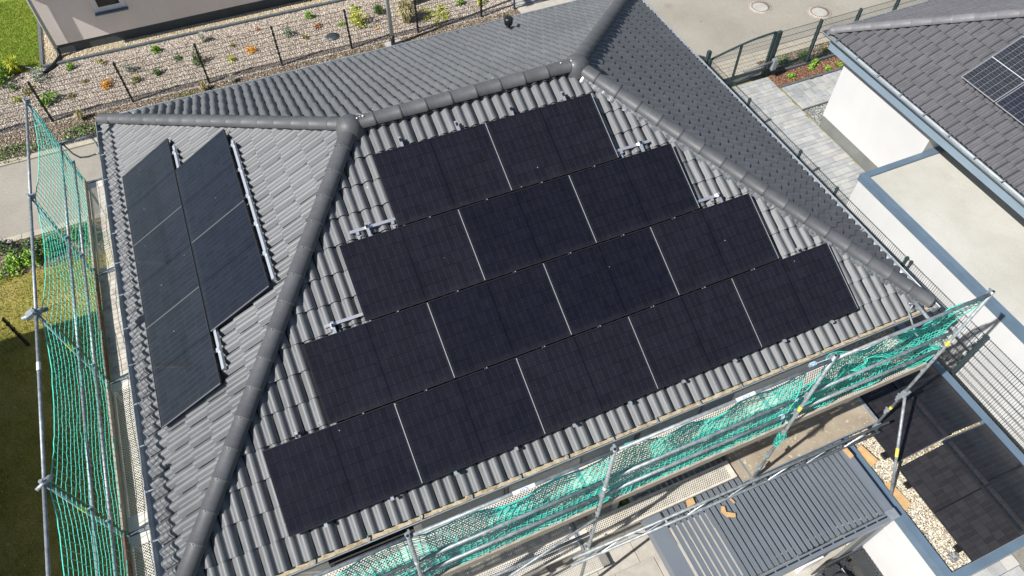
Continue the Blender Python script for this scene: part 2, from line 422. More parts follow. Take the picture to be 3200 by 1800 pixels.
# ------------------------------------------------------------------ mesh and object helpers
class MB:
    def __init__(s): s.v = []; s.f = []; s.sm = []
    def add(s, vs, fs, smooth=False):
        o = len(s.v); s.v.extend([tuple(v) for v in vs])
        for f in fs: s.f.append(tuple(i + o for i in f)); s.sm.append(smooth)
    def box(s, x0, x1, y0, y1, z0, z1):
        vs = [(x0, y0, z0), (x1, y0, z0), (x1, y1, z0), (x0, y1, z0), (x0, y0, z1), (x1, y0, z1), (x1, y1, z1), (x0, y1, z1)]
        s.add(vs, [(0, 3, 2, 1), (4, 5, 6, 7), (0, 1, 5, 4), (1, 2, 6, 5), (2, 3, 7, 6), (3, 0, 4, 7)])
        return s
    def obox(s, c, ax, ay, az):
        """box from centre and three half-axis vectors"""
        c, ax, ay, az = map(Vector, (c, ax, ay, az))
        vs = [c + ax * i + ay * j + az * k for k in (-1, 1) for (i, j) in ((-1, -1), (1, -1), (1, 1), (-1, 1))]
        s.add(vs, [(0, 3, 2, 1), (4, 5, 6, 7), (0, 1, 5, 4), (1, 2, 6, 5), (2, 3, 7, 6), (3, 0, 4, 7)])
        return s
    def bar(s, p, q, w, h, up=(0, 0, 1)):
        p, q = Vector(p), Vector(q); d = (q - p); L = d.length; d.normalize()
        sd = d.cross(Vector(up))
        if sd.length < 1e-4: sd = d.cross(Vector((0, 1, 0)))
        sd.normalize(); u = sd.cross(d).normalized()
        return s.obox((p + q) / 2, d * L / 2, sd * w / 2, u * h / 2)
    def tube(s, pts, r, n=8, cap=True, r_end=None):
        pts = [Vector(p) for p in pts]; rings = []
        N = len(pts); ref = None
        for i, p in enumerate(pts):
            d = (pts[min(i + 1, N - 1)] - pts[max(i - 1, 0)]).normalized()
            if ref is None:
                ref = d.orthogonal().normalized()
            ref = (ref - d * ref.dot(d)).normalized()
            b = d.cross(ref)
            rr = r if r_end is None else r + (r_end - r) * i / max(1, N - 1)
            rings.append([p + ref * math.cos(2 * math.pi * k / n) * rr + b * math.sin(2 * math.pi * k / n) * rr for k in range(n)])
        vs = [v for g in rings for v in g]; fs = []
        for i in range(N - 1):
            for k in range(n):
                fs.append((i * n + k, i * n + (k + 1) % n, (i + 1) * n + (k + 1) % n, (i + 1) * n + k))
        s.add(vs, fs, n > 4)
        if cap:
            o = len(s.v) - len(vs)
            s.f.append(tuple(o + k for k in range(n - 1, -1, -1))); s.sm.append(False)
            s.f.append(tuple(o + (N - 1) * n + k for k in range(n))); s.sm.append(False)
        return s
    def quad(s, a, b, c, d): s.add([a, b, c, d], [(0, 1, 2, 3)]); return s
    def poly(s, pts): s.add(pts, [tuple(range(len(pts)))]); return s
    def prism(s, pts2, z0, z1):
        n = len(pts2)
        vs = [(x, y, z0) for x, y in pts2] + [(x, y, z1) for x, y in pts2]
        fs = [tuple(range(n - 1, -1, -1)), tuple(range(n, 2 * n))] + [(i, (i + 1) % n, n + (i + 1) % n, n + i) for i in range(n)]
        s.add(vs, fs); return s
    def lathe(s, c, prof, n=20):
        vs = []; fs = []
        for (r, z) in prof:
            for k in range(n):
                a_ = 2 * math.pi * k / n
                vs.append((c[0] + r * math.cos(a_), c[1] + r * math.sin(a_), c[2] + z))
        for i in range(len(prof) - 1):
            for k in range(n):
                fs.append((i * n + k, i * n + (k + 1) % n, (i + 1) * n + (k + 1) % n, (i + 1) * n + k))
        s.add(vs, fs, True)
        o = len(s.v) - len(vs)
        s.f.append(tuple(o + (len(prof) - 1) * n + k for k in range(n))); s.sm.append(False)
        return s
    def mesh(s, name):
        me = bpy.data.meshes.new(name)
        me.from_pydata(s.v, [], s.f)
        me.polygons.foreach_set('use_smooth', s.sm)
        me.update()
        return me
    def build(s, name, mat, parent=None, label=None, kind=None, loc=None):
        """link as one object; vertices are in world space unless loc is given (then in its local space)"""
        me = s.mesh(name)
        me.materials.append(M[mat] if isinstance(mat, str) else mat)
        o = bpy.data.objects.new(name, me); COL.objects.link(o)
        if parent is not None: setpar(o, parent)
        if label: o['label'] = label
        if kind: o['kind'] = kind
        return o

def wmat(o):
    m = o.matrix_basis.copy(); p = o.parent
    while p is not None:
        m = p.matrix_basis @ m; p = p.parent
    return m
def setpar(o, parent):
    """parent, keeping the world placement"""
    m = o.matrix_basis.copy()
    o.parent = parent
    o.matrix_basis = wmat(parent).inverted() @ m
def thing(name, label, cat, loc=(0, 0, 0), group=None, mat=None):
    o = bpy.data.objects.new(name, None); COL.objects.link(o)
    o.empty_display_size = 0.1
    if mat is not None: o.matrix_basis = mat
    else: o.location = loc
    o['label'] = label; o['category'] = cat
    if group: o['group'] = group
    return o
def tag(o, label, cat, group=None):
    o['label'] = label; o['category'] = cat
    if group: o['group'] = group
    return o
def structure(o): o['kind'] = 'structure'; return o
def inst(name, me, mat_w, parent=None, kind=None):
    o = bpy.data.objects.new(name, me); COL.objects.link(o)
    o.matrix_basis = mat_w
    if parent is not None: setpar(o, parent)
    if kind: o['kind'] = kind
    return o
def frame_matrix(O, X, Y, Z):
    X, Y, Z, O = Vector(X), Vector(Y), Vector(Z), Vector(O)
    return Matrix(((X.x, Y.x, Z.x, O.x), (X.y, Y.y, Z.y, O.y), (X.z, Y.z, Z.z, O.z), (0, 0, 0, 1)))

def np_mesh(name, verts, faces, mat):
    me = bpy.data.meshes.new(name)
    nv, nf, k = len(verts), len(faces), faces.shape[1]
    me.vertices.add(nv); me.vertices.foreach_set('co', verts.astype(np.float32).ravel())
    me.loops.add(nf * k); me.loops.foreach_set('vertex_index', faces.astype(np.int32).ravel())
    me.polygons.add(nf)
    me.polygons.foreach_set('loop_start', np.arange(0, nf * k, k, dtype=np.int32))
    me.polygons.foreach_set('loop_total', np.full(nf, k, dtype=np.int32))
    me.update(calc_edges=True); me.materials.append(M[mat])
    return me
def scatter(name, pts, size, mat, flat=0.6, seed=1, parent=None, elong=1.0):
    """many little stones / chips as ONE stuff object: jittered octahedra"""
    g = np.random.default_rng(seed); n = len(pts)
    base = np.array([[1, 0, 0], [0, 1, 0], [-1, 0, 0], [0, -1, 0], [0, 0, 1], [0, 0, -1]], float)
    fc = np.array([[0, 1, 4], [1, 2, 4], [2, 3, 4], [3, 0, 4], [1, 0, 5], [2, 1, 5], [3, 2, 5], [0, 3, 5]])
    s_ = size * g.uniform(0.55, 1.35, (n, 1, 1))
    v = base[None] * np.array([elong, 1.0, flat]) * g.uniform(0.75, 1.25, (n, 6, 3)) * s_
    th = g.uniform(0, 2 * np.pi, n); ti = g.normal(0, 0.3, n)
    c, s = np.cos(th)[:, None], np.sin(th)[:, None]; ct, st = np.cos(ti)[:, None], np.sin(ti)[:, None]
    x, y, z = v[..., 0], v[..., 1], v[..., 2]
    y, z = y * ct - z * st, y * st + z * ct
    v = np.stack([x * c - y * s, x * s + y * c, z], -1) + np.asarray(pts)[:, None, :]
    f = (fc[None] + (np.arange(n) * 6)[:, None, None]).reshape(-1, 3)
    o = bpy.data.objects.new(name, np_mesh(name, v.reshape(-1, 3), f, mat)); COL.objects.link(o)
    o['kind'] = 'stuff'
    if parent is not None: setpar(o, parent)
    return o
def blades(name, pts, h, mat, seed=1, spread=0.5):
    g = np.random.default_rng(seed); n = len(pts); p = np.asarray(pts)
    th = g.uniform(0, 2 * np.pi, n); w = 0.006 * g.uniform(0.6, 1.5, n); hh = h * g.uniform(0.5, 1.4, n)
    dx, dy = np.cos(th) * w, np.sin(th) * w
    ld = g.normal(0, spread, (n, 2)) * hh[:, None]
    v = np.zeros((n, 3, 3)); v[:, 0] = p - np.stack([dx, dy, 0 * dx], -1); v[:, 1] = p + np.stack([dx, dy, 0 * dx], -1)
    v[:, 2] = p; v[:, 2, :2] += ld; v[:, 2, 2] += hh
    f = np.arange(n * 3).reshape(-1, 3)
    o = bpy.data.objects.new(name, np_mesh(name, v.reshape(-1, 3), f, mat)); COL.objects.link(o)
    o['kind'] = 'stuff'
    return o
def in_poly(xy, poly):
    x, y = xy[:, 0], xy[:, 1]; r = np.zeros(len(xy), bool); n = len(poly)
    for i in range(n):
        x0, y0 = poly[i]; x1, y1 = poly[(i + 1) % n]
        cnd = ((y0 > y) != (y1 > y)) & (x < (x1 - x0) * (y - y0) / (y1 - y0 + 1e-12) + x0)
        r ^= cnd
    return r
def rand_in(poly, n, seed, zf=None, z=0.0):
    g = np.random.default_rng(seed); P = np.array(poly)
    lo, hi = P.min(0), P.max(0); out = np.zeros((0, 2))
    while len(out) < n:
        c = g.uniform(lo, hi, (n * 2, 2)); out = np.concatenate([out, c[in_poly(c, poly)]])
    out = out[:n]
    zz = np.array([zf(x, y) for x, y in out]) if zf else np.full(n, z)
    return np.concatenate([out, zz[:, None]], 1)

# ------------------------------------------------------------------ the setting: ground, street, beds
def sstep(t):
    t = min(1.0, max(0.0, t)); return t * t * (3 - 2 * t)
def gz(x, y):
    a_ = -1.75 * sstep((9.3 - y) / 7.0)
    b_ = -1.75 * sstep((4.7 - y) / 3.5)
    w = sstep((x - 11.5) / 1.5)
    return a_ * (1 - w) + b_ * w

xs = [-160, -90, -50, -30, -20] + list(np.arange(-14, 26.01, 0.5)) + [30, 40, 60, 100, 180]
ys = [-160, -90, -50, -30, -20] + list(np.arange(-10, 20.01, 0.5)) + [25, 35, 50, 90, 180]
mb = MB(); nx_ = len(xs)
for y in ys:
    for x in xs: mb.v.append((x, y, gz(x, y)))
for j in range(len(ys) - 1):
    for i in range(nx_ - 1):
        mb.f.append((j * nx_ + i, j * nx_ + i + 1, (j + 1) * nx_ + i + 1, (j + 1) * nx_ + i)); mb.sm.append(True)
structure(mb.build('ground', 'lawn_grass'))

def sheet(name, poly, z, mat):
    m_ = MB(); m_.poly([(x, y, z) for x, y in poly]); return structure(m_.build(name, mat))
street = sheet('street', [(-60, 11.0), (13.0, 11.0), (13.0, 10.2), (80, 10.2), (80, 40), (13.0, 40), (13.0, 13.62), (-60, 13.62)], 0.004, 'asphalt')
sheet('pavement', [(13.0, 9.15), (60, 9.15), (60, 10.2), (13.0, 10.2)], 0.006, 'kerb_sand')
BED = [(-4.6, 14.9), (11.1, 14.9), (11.1, 30), (10.6, 17.46), (-2.2, 17.52), (-2.35, 17.1), (-4.6, 16.9)]
bed = sheet('gravel_bed', [(-9, 14.9), (11.15, 14.9), (11.15, 17.46), (-9, 17.52)], 0.004, 'gravel_base')
sheet('mulch_strip', [(-9, 13.78), (11.15, 13.78), (11.15, 14.9), (-9, 14.9)], 0.005, 'mulch_base')
sheet('drip_strip', [(-2.28, 17.56), (13, 17.5), (13, 17.97), (-1.88, 17.98), (-1.88, 22), (-2.28, 22)], 0.006, 'warm_base')
sheet('neighbour_lawn', [(-12, 17.53), (-2.3, 17.53), (-2.3, 40), (-12, 40)], 0.008, 'lush_grass')
sheet('driveway', [(11.15, 13.62), (13.0, 13.62), (13.0, 30), (11.15, 30)], 0.005, 'paver')
sheet('flower_bed', [(-9, 9.9), (-1.2, 9.75), (-1.2, 10.75), (-9, 10.98)], 0.012, 'mulch_base')

BEDV = [(-5.0, 14.92), (11.1, 14.92), (11.1, 17.45), (-2.3, 17.5), (-5.0, 17.3)]
scatter('gravel', rand_in(BEDV, 62000, 3, z=0.006), 0.0155, 'garden_stone', 0.55, 3, elong=1.35)
scatter('mulch', rand_in([(-5, 13.8), (11.1, 13.8), (11.1, 14.9), (-5, 14.9)], 14000, 4, z=0.010), 0.016, 'mulch_chip', 0.4, 4, elong=2.2)
scatter('pebbles', rand_in([(-2.25, 17.60), (9.5, 17.56), (9.5, 17.93), (-1.9, 17.96), (-1.9, 20.5), (-2.25, 20.5)], 7600, 5, z=0.012), 0.018, 'warm_stone', 0.6, 5)
blades('lawn_blades', rand_in([(-5.0, 2.5), (-0.3, 2.5), (-0.3, 9.9), (-5.0, 9.9)], 42000, 6, zf=gz), 0.045, 'grass_blade', 6)
blades('neighbour_lawn_blades', rand_in([(-4.6, 17.55), (-2.3, 17.55), (-2.3, 21.5), (-4.6, 21.5)], 22000, 7, z=0.008), 0.05, 'lush_blade', 7)

# kerbs along the street: one thing per line, every stone a part
def kerb(label, x0, x1, y0, y1, z0, z1, length, mat='concrete', name='kerb', cat='kerb', nm='kerb_stone', tilt=0.0):
    t = thing(name, label, cat, (x0, (y0 + y1) / 2, z0))
    m_ = MB().box(0.004, length - 0.004, y0 - (y0 + y1) / 2, y1 - (y0 + y1) / 2, 0, z1 - z0)
    me = m_.mesh(nm); me.materials.append(M[mat])
    x = x0; k = 0
    while x < x1 - 0.01:
        inst(nm, me, Matrix.Translation((x, (y0 + y1) / 2 + tilt * (x - x0), z0 + rnd.uniform(-.003, .003))), t)
        x += length; k += 1
    return t
kerb('pale kerb between the street and the mulch strip', -6, 12, 13.62, 13.79, -0.1, 0.05, 1.0, 'kerb_sand')
kerb('pale kerb between the street and the lavender bed', -6, 12, 10.83, 11.0, -0.1, 0.05, 1.0, 'kerb_sand')
kerb('dark grey edging stones between the garden gravel and the beige house', -2.3, 11.8, 17.47, 17.56, -0.1, 0.07, 1.0, 'edging', 'garden_edging', 'edging', 'edging_stone', -0.006)
kerb('short dark edging stone strip beside the bright green lawn', -2.36, -2.27, 17.55, 19.9, -0.1, 0.07, 0.09, 'edging', 'garden_edging', 'edging', 'edging_stone')

# paved path and terrace, every stone a part of its own
def paving(owner, x0, x1, y0, y1, z, rows, lengths, along='x', seed=1, mat='paver', gap=0.006, name='paving_stone', maxn=260, h=0.06, keep=None):
    g = random.Random(seed); cache = {}; n = 0
    a0, a1, b0, b1 = (x0, x1, y0, y1) if along == 'x' else (y0, y1, x0, x1)
    b = b0; i = 0
    while b < b1 - 0.05:
        w = min(rows[i % len(rows)], b1 - b); i += 1
        a_ = a0 - g.uniform(0, lengths[0]) ; 
        while a_ < a1 - 0.03:
            l = g.choice(lengths); s0 = max(a_, a0); e0 = min(a_ + l, a1)
            if e0 - s0 > 0.05:
                L_, W_ = round(e0 - s0, 3), round(w, 3)
                dx, dy = (L_, W_) if along == 'x' else (W_, L_)
                px, py = (s0, b) if along == 'x' else (b, s0)
                if keep is None or keep(px + dx / 2, py + dy / 2):
                    key = (dx, dy)
                    if key not in cache:
                        e = 0.006; m_ = MB()
                        X0, X1, Y0, Y1 = gap / 2, dx - gap / 2, gap / 2, dy - gap / 2
                        m_.add([(X0, Y0, -h), (X1, Y0, -h), (X1, Y1, -h), (X0, Y1, -h), (X0, Y0, -e), (X1, Y0, -e), (X1, Y1, -e), (X0, Y1, -e),
                                (X0 + e, Y0 + e, 0), (X1 - e, Y0 + e, 0), (X1 - e, Y1 - e, 0), (X0 + e, Y1 - e, 0)],
                               [(8, 9, 10, 11)] + [(k, (k + 1) % 4, 4 + (k + 1) % 4, 4 + k) for k in range(4)] + [(4 + k, 4 + (k + 1) % 4, 8 + (k + 1) % 4, 8 + k) for k in range(4)])
                        me = m_.mesh(name); me.materials.append(M[mat]); cache[key] = me
                    inst(name, cache[key], Matrix.Translation((px, py, z + g.uniform(-0.0025, 0.0025))) @ Matrix.Rotation(g.uniform(-.004, .004), 4, 'Z'), owner)
                    n += 1
            a_ += l
        b += w
    return n
path = sheet('path', [(14.12, 3.9), (16.2, 3.9), (16.2, 9.1), (14.12, 9.1)], 0.004, 'joint')
paving(path, 14.14, 16.19, 4.1, 9.08, 0.045, [0.125, 0.19, 0.125], [0.19, 0.26, 0.34], 'x', 2)
path2 = sheet('side_path', [(16.25, 7.53), (19.0, 7.53), (19.0, 8.53), (16.25, 8.53)], 0.004, 'joint')
paving(path2, 16.27, 18.7, 7.55, 8.52, 0.045, [0.125, 0.19], [0.19, 0.26, 0.34], 'y', 3)
sheet('gravel_patch', [(16.25, 6.85), (18.5, 6.85), (18.5, 7.52), (16.25, 7.52)], 0.006, 'grey_gravel_base')
scatter('grey_gravel', rand_in([(16.27, 6.87), (17.6, 6.87), (17.6, 7.5), (16.27, 7.5)], 1300, 8, z=0.02), 0.026, 'grey_stone', 0.7, 8)
sheet('bark_bed', [(16.22, 8.58), (20, 8.58), (20, 9.1), (16.22, 9.1)], 0.008, 'bark_base')
scatter('bark', rand_in([(16.24, 8.6), (19.3, 8.6), (19.3, 9.1), (16.24, 9.1)], 5200, 9, z=0.02), 0.017, 'bark_chip', 0.4, 9, elong=2.4)
sheet('verge', [(16.3, 9.16), (21, 9.16), (21, 9.78), (16.3, 9.78)], 0.009, 'mulch_base')
scatter('verge_gravel', rand_in([(16.3, 9.2), (20, 9.2), (20, 9.78), (16.3, 9.78)], 3000, 10, z=0.018), 0.017, 'mulch_chip', 0.6, 10)
kerb('grey edging stones between the bark bed and the side path', 16.25, 19.2, 8.53, 8.59, -0.1, 0.055, 0.98, 'edging', 'garden_edging', 'edging', 'edging_stone')
kerb('grey edging stones under the street fence by the bark bed', 16.3, 20.2, 9.10, 9.17, -0.1, 0.09, 0.98, 'edging', 'garden_edging', 'edging', 'edging_stone')
kerb('thin grey edging stones between the path and the grey gravel patch', 16.2, 17.3, 7.51, 7.545, -0.1, 0.05, 0.55, 'edging', 'garden_edging', 'edging', 'edging_stone')

TZ = -1.75
terrace = sheet('terrace', [(0.5, -7), (10.75, -7), (10.75, 0.55), (0.5, 0.55)], TZ + 0.004, 'joint_light')
paving(terrace, 1.755, 10.74, -4.92, 0.54, TZ + 0.03, [0.84] * 9, [0.841], 'x', 5, 'terrace_slab', 0.010, 'terrace_slab')
court = sheet('forecourt', [(10.75, -9), (14.4, -9), (14.4, -3.3), (10.75, -3.3)], TZ + 0.004, 'joint')
paving(court, 10.8, 13.6, -5.2, -3.2, TZ + 0.045, [0.22, 0.22], [0.32, 0.42], 'x', 6)

# ------------------------------------------------------------------ tiled roofs
TW, TC = 0.3306, 0.3870           # cover width and course of one double-roll tile
PROF = []
for _k in range(17):                  # two smooth rolls; the tile edges lie in the troughs
    _t = .018 + (.964 - .018) * _k / 16
    _c = .5 + .5 * math.cos(4 * math.pi * _k / 16)
    PROF.append((_t, .011 - .053 * _c ** 1.5 - (.004 if _k in (0, 16) else 0)))
TILT = 0.027
def tile_mb():
    m_ = MB(); n = len(PROF); y0, y1 = -0.03, TC + 0.03
    for yy, dz in ((y0, TILT / 2 + 0.0025), (y1, -TILT / 2 - 0.004)):
        for t, z in PROF: m_.v.append((t * TW + 0.003, yy, z + dz))
    for i in range(n - 1): m_.f.append((i, i + 1, n + i + 1, n + i)); m_.sm.append(True)
    o = len(m_.v)
    for t, z in PROF: m_.v.append((t * TW + 0.003, y0 + 0.004, z + TILT / 2 + 0.0025))
    for t, z in PROF: m_.v.append((t * TW + 0.003, y0 + 0.004, z + TILT / 2 - 0.024))
    for i in range(n - 1): m_.f.append((o + n + i, o + n + i + 1, o + i + 1, o + i)); m_.sm.append(False)
    return m_
def clip_mb(src, planes):
    """cut a local mesh with half planes a*x+b*y<=c"""
    bm = bmesh.new()
    vs = [bm.verts.new(v) for v in src.v]
    for f, s_ in zip(src.f, src.sm):
        try:
            fc = bm.faces.new([vs[i] for i in f]); fc.smooth = s_
        except ValueError: pass
    for a_, b_, c_ in planes:
        L_ = math.hypot(a_, b_)
        bmesh.ops.bisect_plane(bm, geom=bm.verts[:] + bm.edges[:] + bm.faces[:], dist=1e-5,
                               plane_co=(a_ * c_ / L_ ** 2, b_ * c_ / L_ ** 2, 0), plane_no=(a_ / L_, b_ / L_, 0), clear_outer=True)
    out = MB(); bm.verts.index_update()
    out.v = [tuple(v.co) for v in bm.verts]; out.f = [tuple(v.index for v in f.verts) for f in bm.faces]; out.sm = [f.smooth for f in bm.faces]
    bm.free()
    return out
TILE = tile_mb()
CAMP = Vector((2.92132, -3.63904, 12.68253))
_C = np.array(cam.matrix_world.inverted())
def proj(p):
    q = _C @ np.array([p[0], p[1], p[2], 1.0])
    if q[2] > -0.1: return None
    return (512 + 729.32 * q[0] / -q[2], 288 - 729.32 * q[1] / -q[2])

def tile_slope(O, X, Y, L, V, planes, hide=None, shift=0.0, v_start=0.0, k_=1.0):
    """records of the tiles on one slope: O eave corner, X along the eave, Y up the slope"""
    X, Y, O = Vector(X).normalized(), Vector(Y).normalized(), Vector(O); Z = X.cross(Y).normalized()
    L, V = L / k_, V / k_; planes = [(a_, b_, c_ / k_) for a_, b_, c_ in planes]
    recs = []; r = 0; v = v_start
    while v < V:
        off = shift - (TW / 2 if r % 2 else 0.0) - TW
        k = 0
        while off + k * TW < L + TW:
            u = off + k * TW; k += 1
            cs = [(u, v - .03), (u + TW, v - .03), (u + TW, v + TC + .03), (u, v + TC + .03)]
            st = [[a_ * x + b_ * y <= c_ for x, y in cs] for a_, b_, c_ in planes]
            if any(not any(s_) for s_ in st): continue
            cut = [p for p, s_ in zip(planes, st) if not all(s_)]
            M_ = frame_matrix(O + X * u * k_ + Y * v * k_, X, Y, Z) @ Matrix.Scale(k_, 4)
            ctr = O + (X * (u + TW / 2) + Y * (v + TC / 2)) * k_
            px = proj(ctr); vw = (CAMP - ctr); d = vw.length
            sc_ = abs(vw.normalized().dot(Z)) / d ** 2
            if px is None or not (-12 < px[0] < 1036 and -12 < px[1] < 588): sc_ = 0
            if hide and any(h[0] < u + TW / 2 < h[1] and h[2] < v + TC / 2 < h[3] for h in hide): sc_ *= 0.02
            local_cut = [(a_, b_, c_ - a_ * u - b_ * v) for a_, b_, c_ in cut]
            recs.append((sc_, M_, local_cut))
        v += TC; r += 1
    return recs
def lay_tiles(recs, owner, mat, limit=300):
    recs.sort(key=lambda r_: -r_[0])
    me = TILE.mesh('tile'); me.materials.append(M[mat]); rest = MB(); n = 0
    for sc_, M_, cut in recs:
        if cut:
            m_ = clip_mb(TILE, cut)
            if len(m_.f) < 2: continue
        else: m_ = TILE
        J = Matrix.Translation((rnd.uniform(-.0018, .0018), rnd.uniform(-.005, .005), rnd.uniform(-.002, .002))) @ Matrix.Rotation(rnd.uniform(-.005, .005), 4, 'Z') @ Matrix.Rotation(rnd.uniform(-.006, .006), 4, 'X')
        if n < limit and sc_ > 0:
            if cut:
                mm = m_.mesh('tile'); mm.materials.append(M[mat])
            else: mm = me
            inst('tile', mm, M_ @ J, owner); n += 1
        else:
            rest.v_off = len(rest.v)
            rest.add([(M_ @ J) @ Vector(v) for v in m_.v], m_.f, True)
            rest.sm[-len(m_.f):] = m_.sm
    if rest.v: rest.build('tile_field', mat, owner, kind='stuff')

def cap_mb(length, r0, r1, n=14):
    """one tapered ridge tile, x along the run, wide rim at x=0"""
    m_ = MB(); prof = []
    for i in range(n + 1):
        a_ = R(-97 + 194 * i / n); prof.append((math.sin(a_), math.cos(a_)))
    st = [(0.0, r0 + .003), (0.022, r0 + .003), (0.026, r0), (length, r1)]
    for x, r_ in st:
        for s_, c_ in prof: m_.v.append((x, s_ * r_ * 1.06, c_ * r_ * 0.92 - 0.012))
    k = n + 1
    for j in range(len(st) - 1):
        for i in range(n): m_.f.append((j * k + i, j * k + i + 1, (j + 1) * k + i + 1, (j + 1) * k + i)); m_.sm.append(j == 2)
    o = len(m_.v)
    for rr in (r0 + .003, r0 - .012):
        for s_, c_ in prof: m_.v.append((0.0, s_ * rr * 1.06, c_ * rr * 0.92 - 0.012))
    for i in range(n): m_.f.append((o + i, o + k + i, o + k + i + 1, o + i + 1)); m_.sm.append(False)
    return m_
def cap_run(A, B, owner, mat, lift, r0=.119, r1=.108, expo=.402, start=0.0, stop=0.0, name='ridge_tile', clip=False):
    A, B = Vector(A), Vector(B); d = (B - A); L = d.length; d.normalize()
    up = (Vector((0, 0, 1)) - d * d.z).normalized(); sd = up.cross(d)
    me = cap_mb(expo + 0.05, r0, r1).mesh(name); me.materials.append(M[mat])
    x = start
    while x < L - stop - 0.1:
        O = A + d * x + up * lift
        o = inst(name, me, frame_matrix(O, d, sd, up) @ Matrix.Rotation(rnd.uniform(-.01, .01), 4, 'X'), owner)
        if clip:
            c_ = MB().obox(O + up * (r0 * .92 + .002), d * .008, sd * .005, up * .003)
            c_.tube([O + up * (r0 * .93 - .012) + d * .004 + sd * (r0 * 1.09 * math.sin(a_)) + up * (r0 * .94 * (math.cos(a_) - 1)) for a_ in [R(k) for k in range(-80, 81, 20)]], .0022, 4)
            c_.build('clip', 'zip_tie', o)
        x += expo
    return d, up, sd

# ------------------------------------------------------------------ the house
EL, ED, EZ = 11.8384, 9.9584, 3.2                # eave length, depth, eave height
PF, PS = 0.44112, 0.52162                        # pitch of the long and of the hip slopes
tf, ts = math.tan(PF), math.tan(PS)
YR = ED / 2; HR = YR * tf; XL = HR / ts; XR = EL - XL
FL, FR, BL, BR = Vector((0, 0, EZ)), Vector((EL, 0, EZ)), Vector((0, ED, EZ)), Vector((EL, ED, EZ))
RL, RRr = Vector((XL, YR, EZ + HR)), Vector((XR, YR, EZ + HR))

house = thing('house', 'house under a grey tiled hip roof carrying the big black solar array', 'house', (EL / 2, ED / 2, TZ))
w_ = MB()
w_.box(0.55, EL - 0.55, 0.55, ED - 0.55, TZ, EZ - 0.58)
w_.build('wall', 'render_cream', house)
fa = MB()                                            # boxed eaves: fascia and soffit
fa.box(0.05, EL - 0.05, 0.075, ED - 0.05, EZ - 0.60, EZ - 0.085)
fa.build('eaves_box', 'fascia_grey', house)
dk = MB(); e = 0.06                                   # roof deck under the tiles
pts = [v - Vector((0, 0, e)) for v in (FL, FR, BR, BL, RL, RRr)]
dk.add(pts, [(0, 1, 5, 4), (1, 2, 5), (2, 3, 4, 5), (3, 0, 4)])
dk.build('roof_deck', 'underlay', house)

cF, sF, cS, sS = math.cos(PF), math.sin(PF), math.cos(PS), math.sin(PS)
VF, VS = YR / cF, XL / cS
recs = []
PVROWS = [(1.566, 5), (1.566 + .882, 4), (1.566 + 1.7713, 3), (1.566 + 2.6366, 2)]
hideF = [(u + .1, u + n * 1.785 - .1, .335 + r * 1.1545 + .05, .335 + r * 1.1545 + 1.1) for r, (u, n) in enumerate(PVROWS)]
# front: u along +X from FL
recs += tile_slope(FL, (1, 0, 0), (0, cF, sF), EL, VF, [(-1, XL / VF, 0.0), (1, XL / VF, EL), (0, 1, VF - .02)], hideF, 0.144)
# right: u along +Y from FR
recs += tile_slope(FR, (0, 1, 0), (-cS, 0, sS), ED, VS, [(-1, YR / VS, 0.0), (1, YR / VS, ED), (0, 1, VS - .02)], None, 0.05)
# back: u along -X from BR
recs += tile_slope(BR, (-1, 0, 0), (0, -cF, sF), EL, VF, [(-1, XL / VF, 0.0), (1, XL / VF, EL), (0, 1, VF - .02)], None, 0.02)
# left: u along -Y from BL
hideL = [(2.201, 2.201 + 5.3, .40, 1.5), (3.09, 6.6, 1.55, 2.65)]
recs += tile_slope(BL, (0, -1, 0), (cS, 0, sS), ED, VS, [(-1, YR / VS, 0.0), (1, YR / VS, ED), (0, 1, VS - .02)], hideL, 0.12)
lay_tiles(recs, house, 'tile_grey')

cap_run(FL + Vector((.02, .02, 0)), RL, house, 'cap_grey', 0.035, stop=.10, clip=True)
cap_run(FR + Vector((-.02, .02, 0)), RRr, house, 'cap_grey', 0.035, stop=.10)
cap_run(BL + Vector((.02, -.02, 0)), RL, house, 'cap_grey', 0.035, stop=.10)
cap_run(BR + Vector((-.02, -.02, 0)), RRr, house, 'cap_grey', 0.035, stop=.10)
cap_run(RRr, RL, house, 'cap_grey', 0.03, start=.10, stop=.05)
for P, nm in ((RL, 1), (RRr, -1)):                   # three-way apex caps
    m_ = MB()
    prof = [(.215, -.13), (.21, -.05), (.19, .03), (.155, .085), (.10, .125), (.04, .143), (.004, .146)]
    m_.lathe((P.x + .03 * nm * -1, P.y, P.z + .02), prof, 24)
    m_.build('apex_cap', 'cap_grey', house)
for A, B, side in ((FR, RRr, -1),):      # foil rolls showing under the hip tiles
    d = (B - A); L = d.length; d.normalize(); up = (Vector((0, 0, 1)) - d * d.z).normalized(); sd = up.cross(d)
    m_ = MB(); n = 130
    sgn = 1 if side < 0 else -1
    for i in range(n + 1):
        t = i / n * (L - .3) + .1; wv = .012 * math.sin(i * 2.4) + rnd.uniform(-.006, .006)
        for k, (off, zz) in enumerate(((.10, .0), (.135, -.035 + wv), (.165, -.085 + wv * 1.5))):
            m_.v.append(A + d * t + sd * off * sgn * (1 if side < 0 else 1) + up * (zz + .005))
    for i in range(n):
        for k in range(2): m_.f.append((i * 3 + k, i * 3 + k + 1, i * 3 + k + 4, i * 3 + k + 3)); m_.sm.append(True)
    m_.build('hip_foil', 'foil', house)
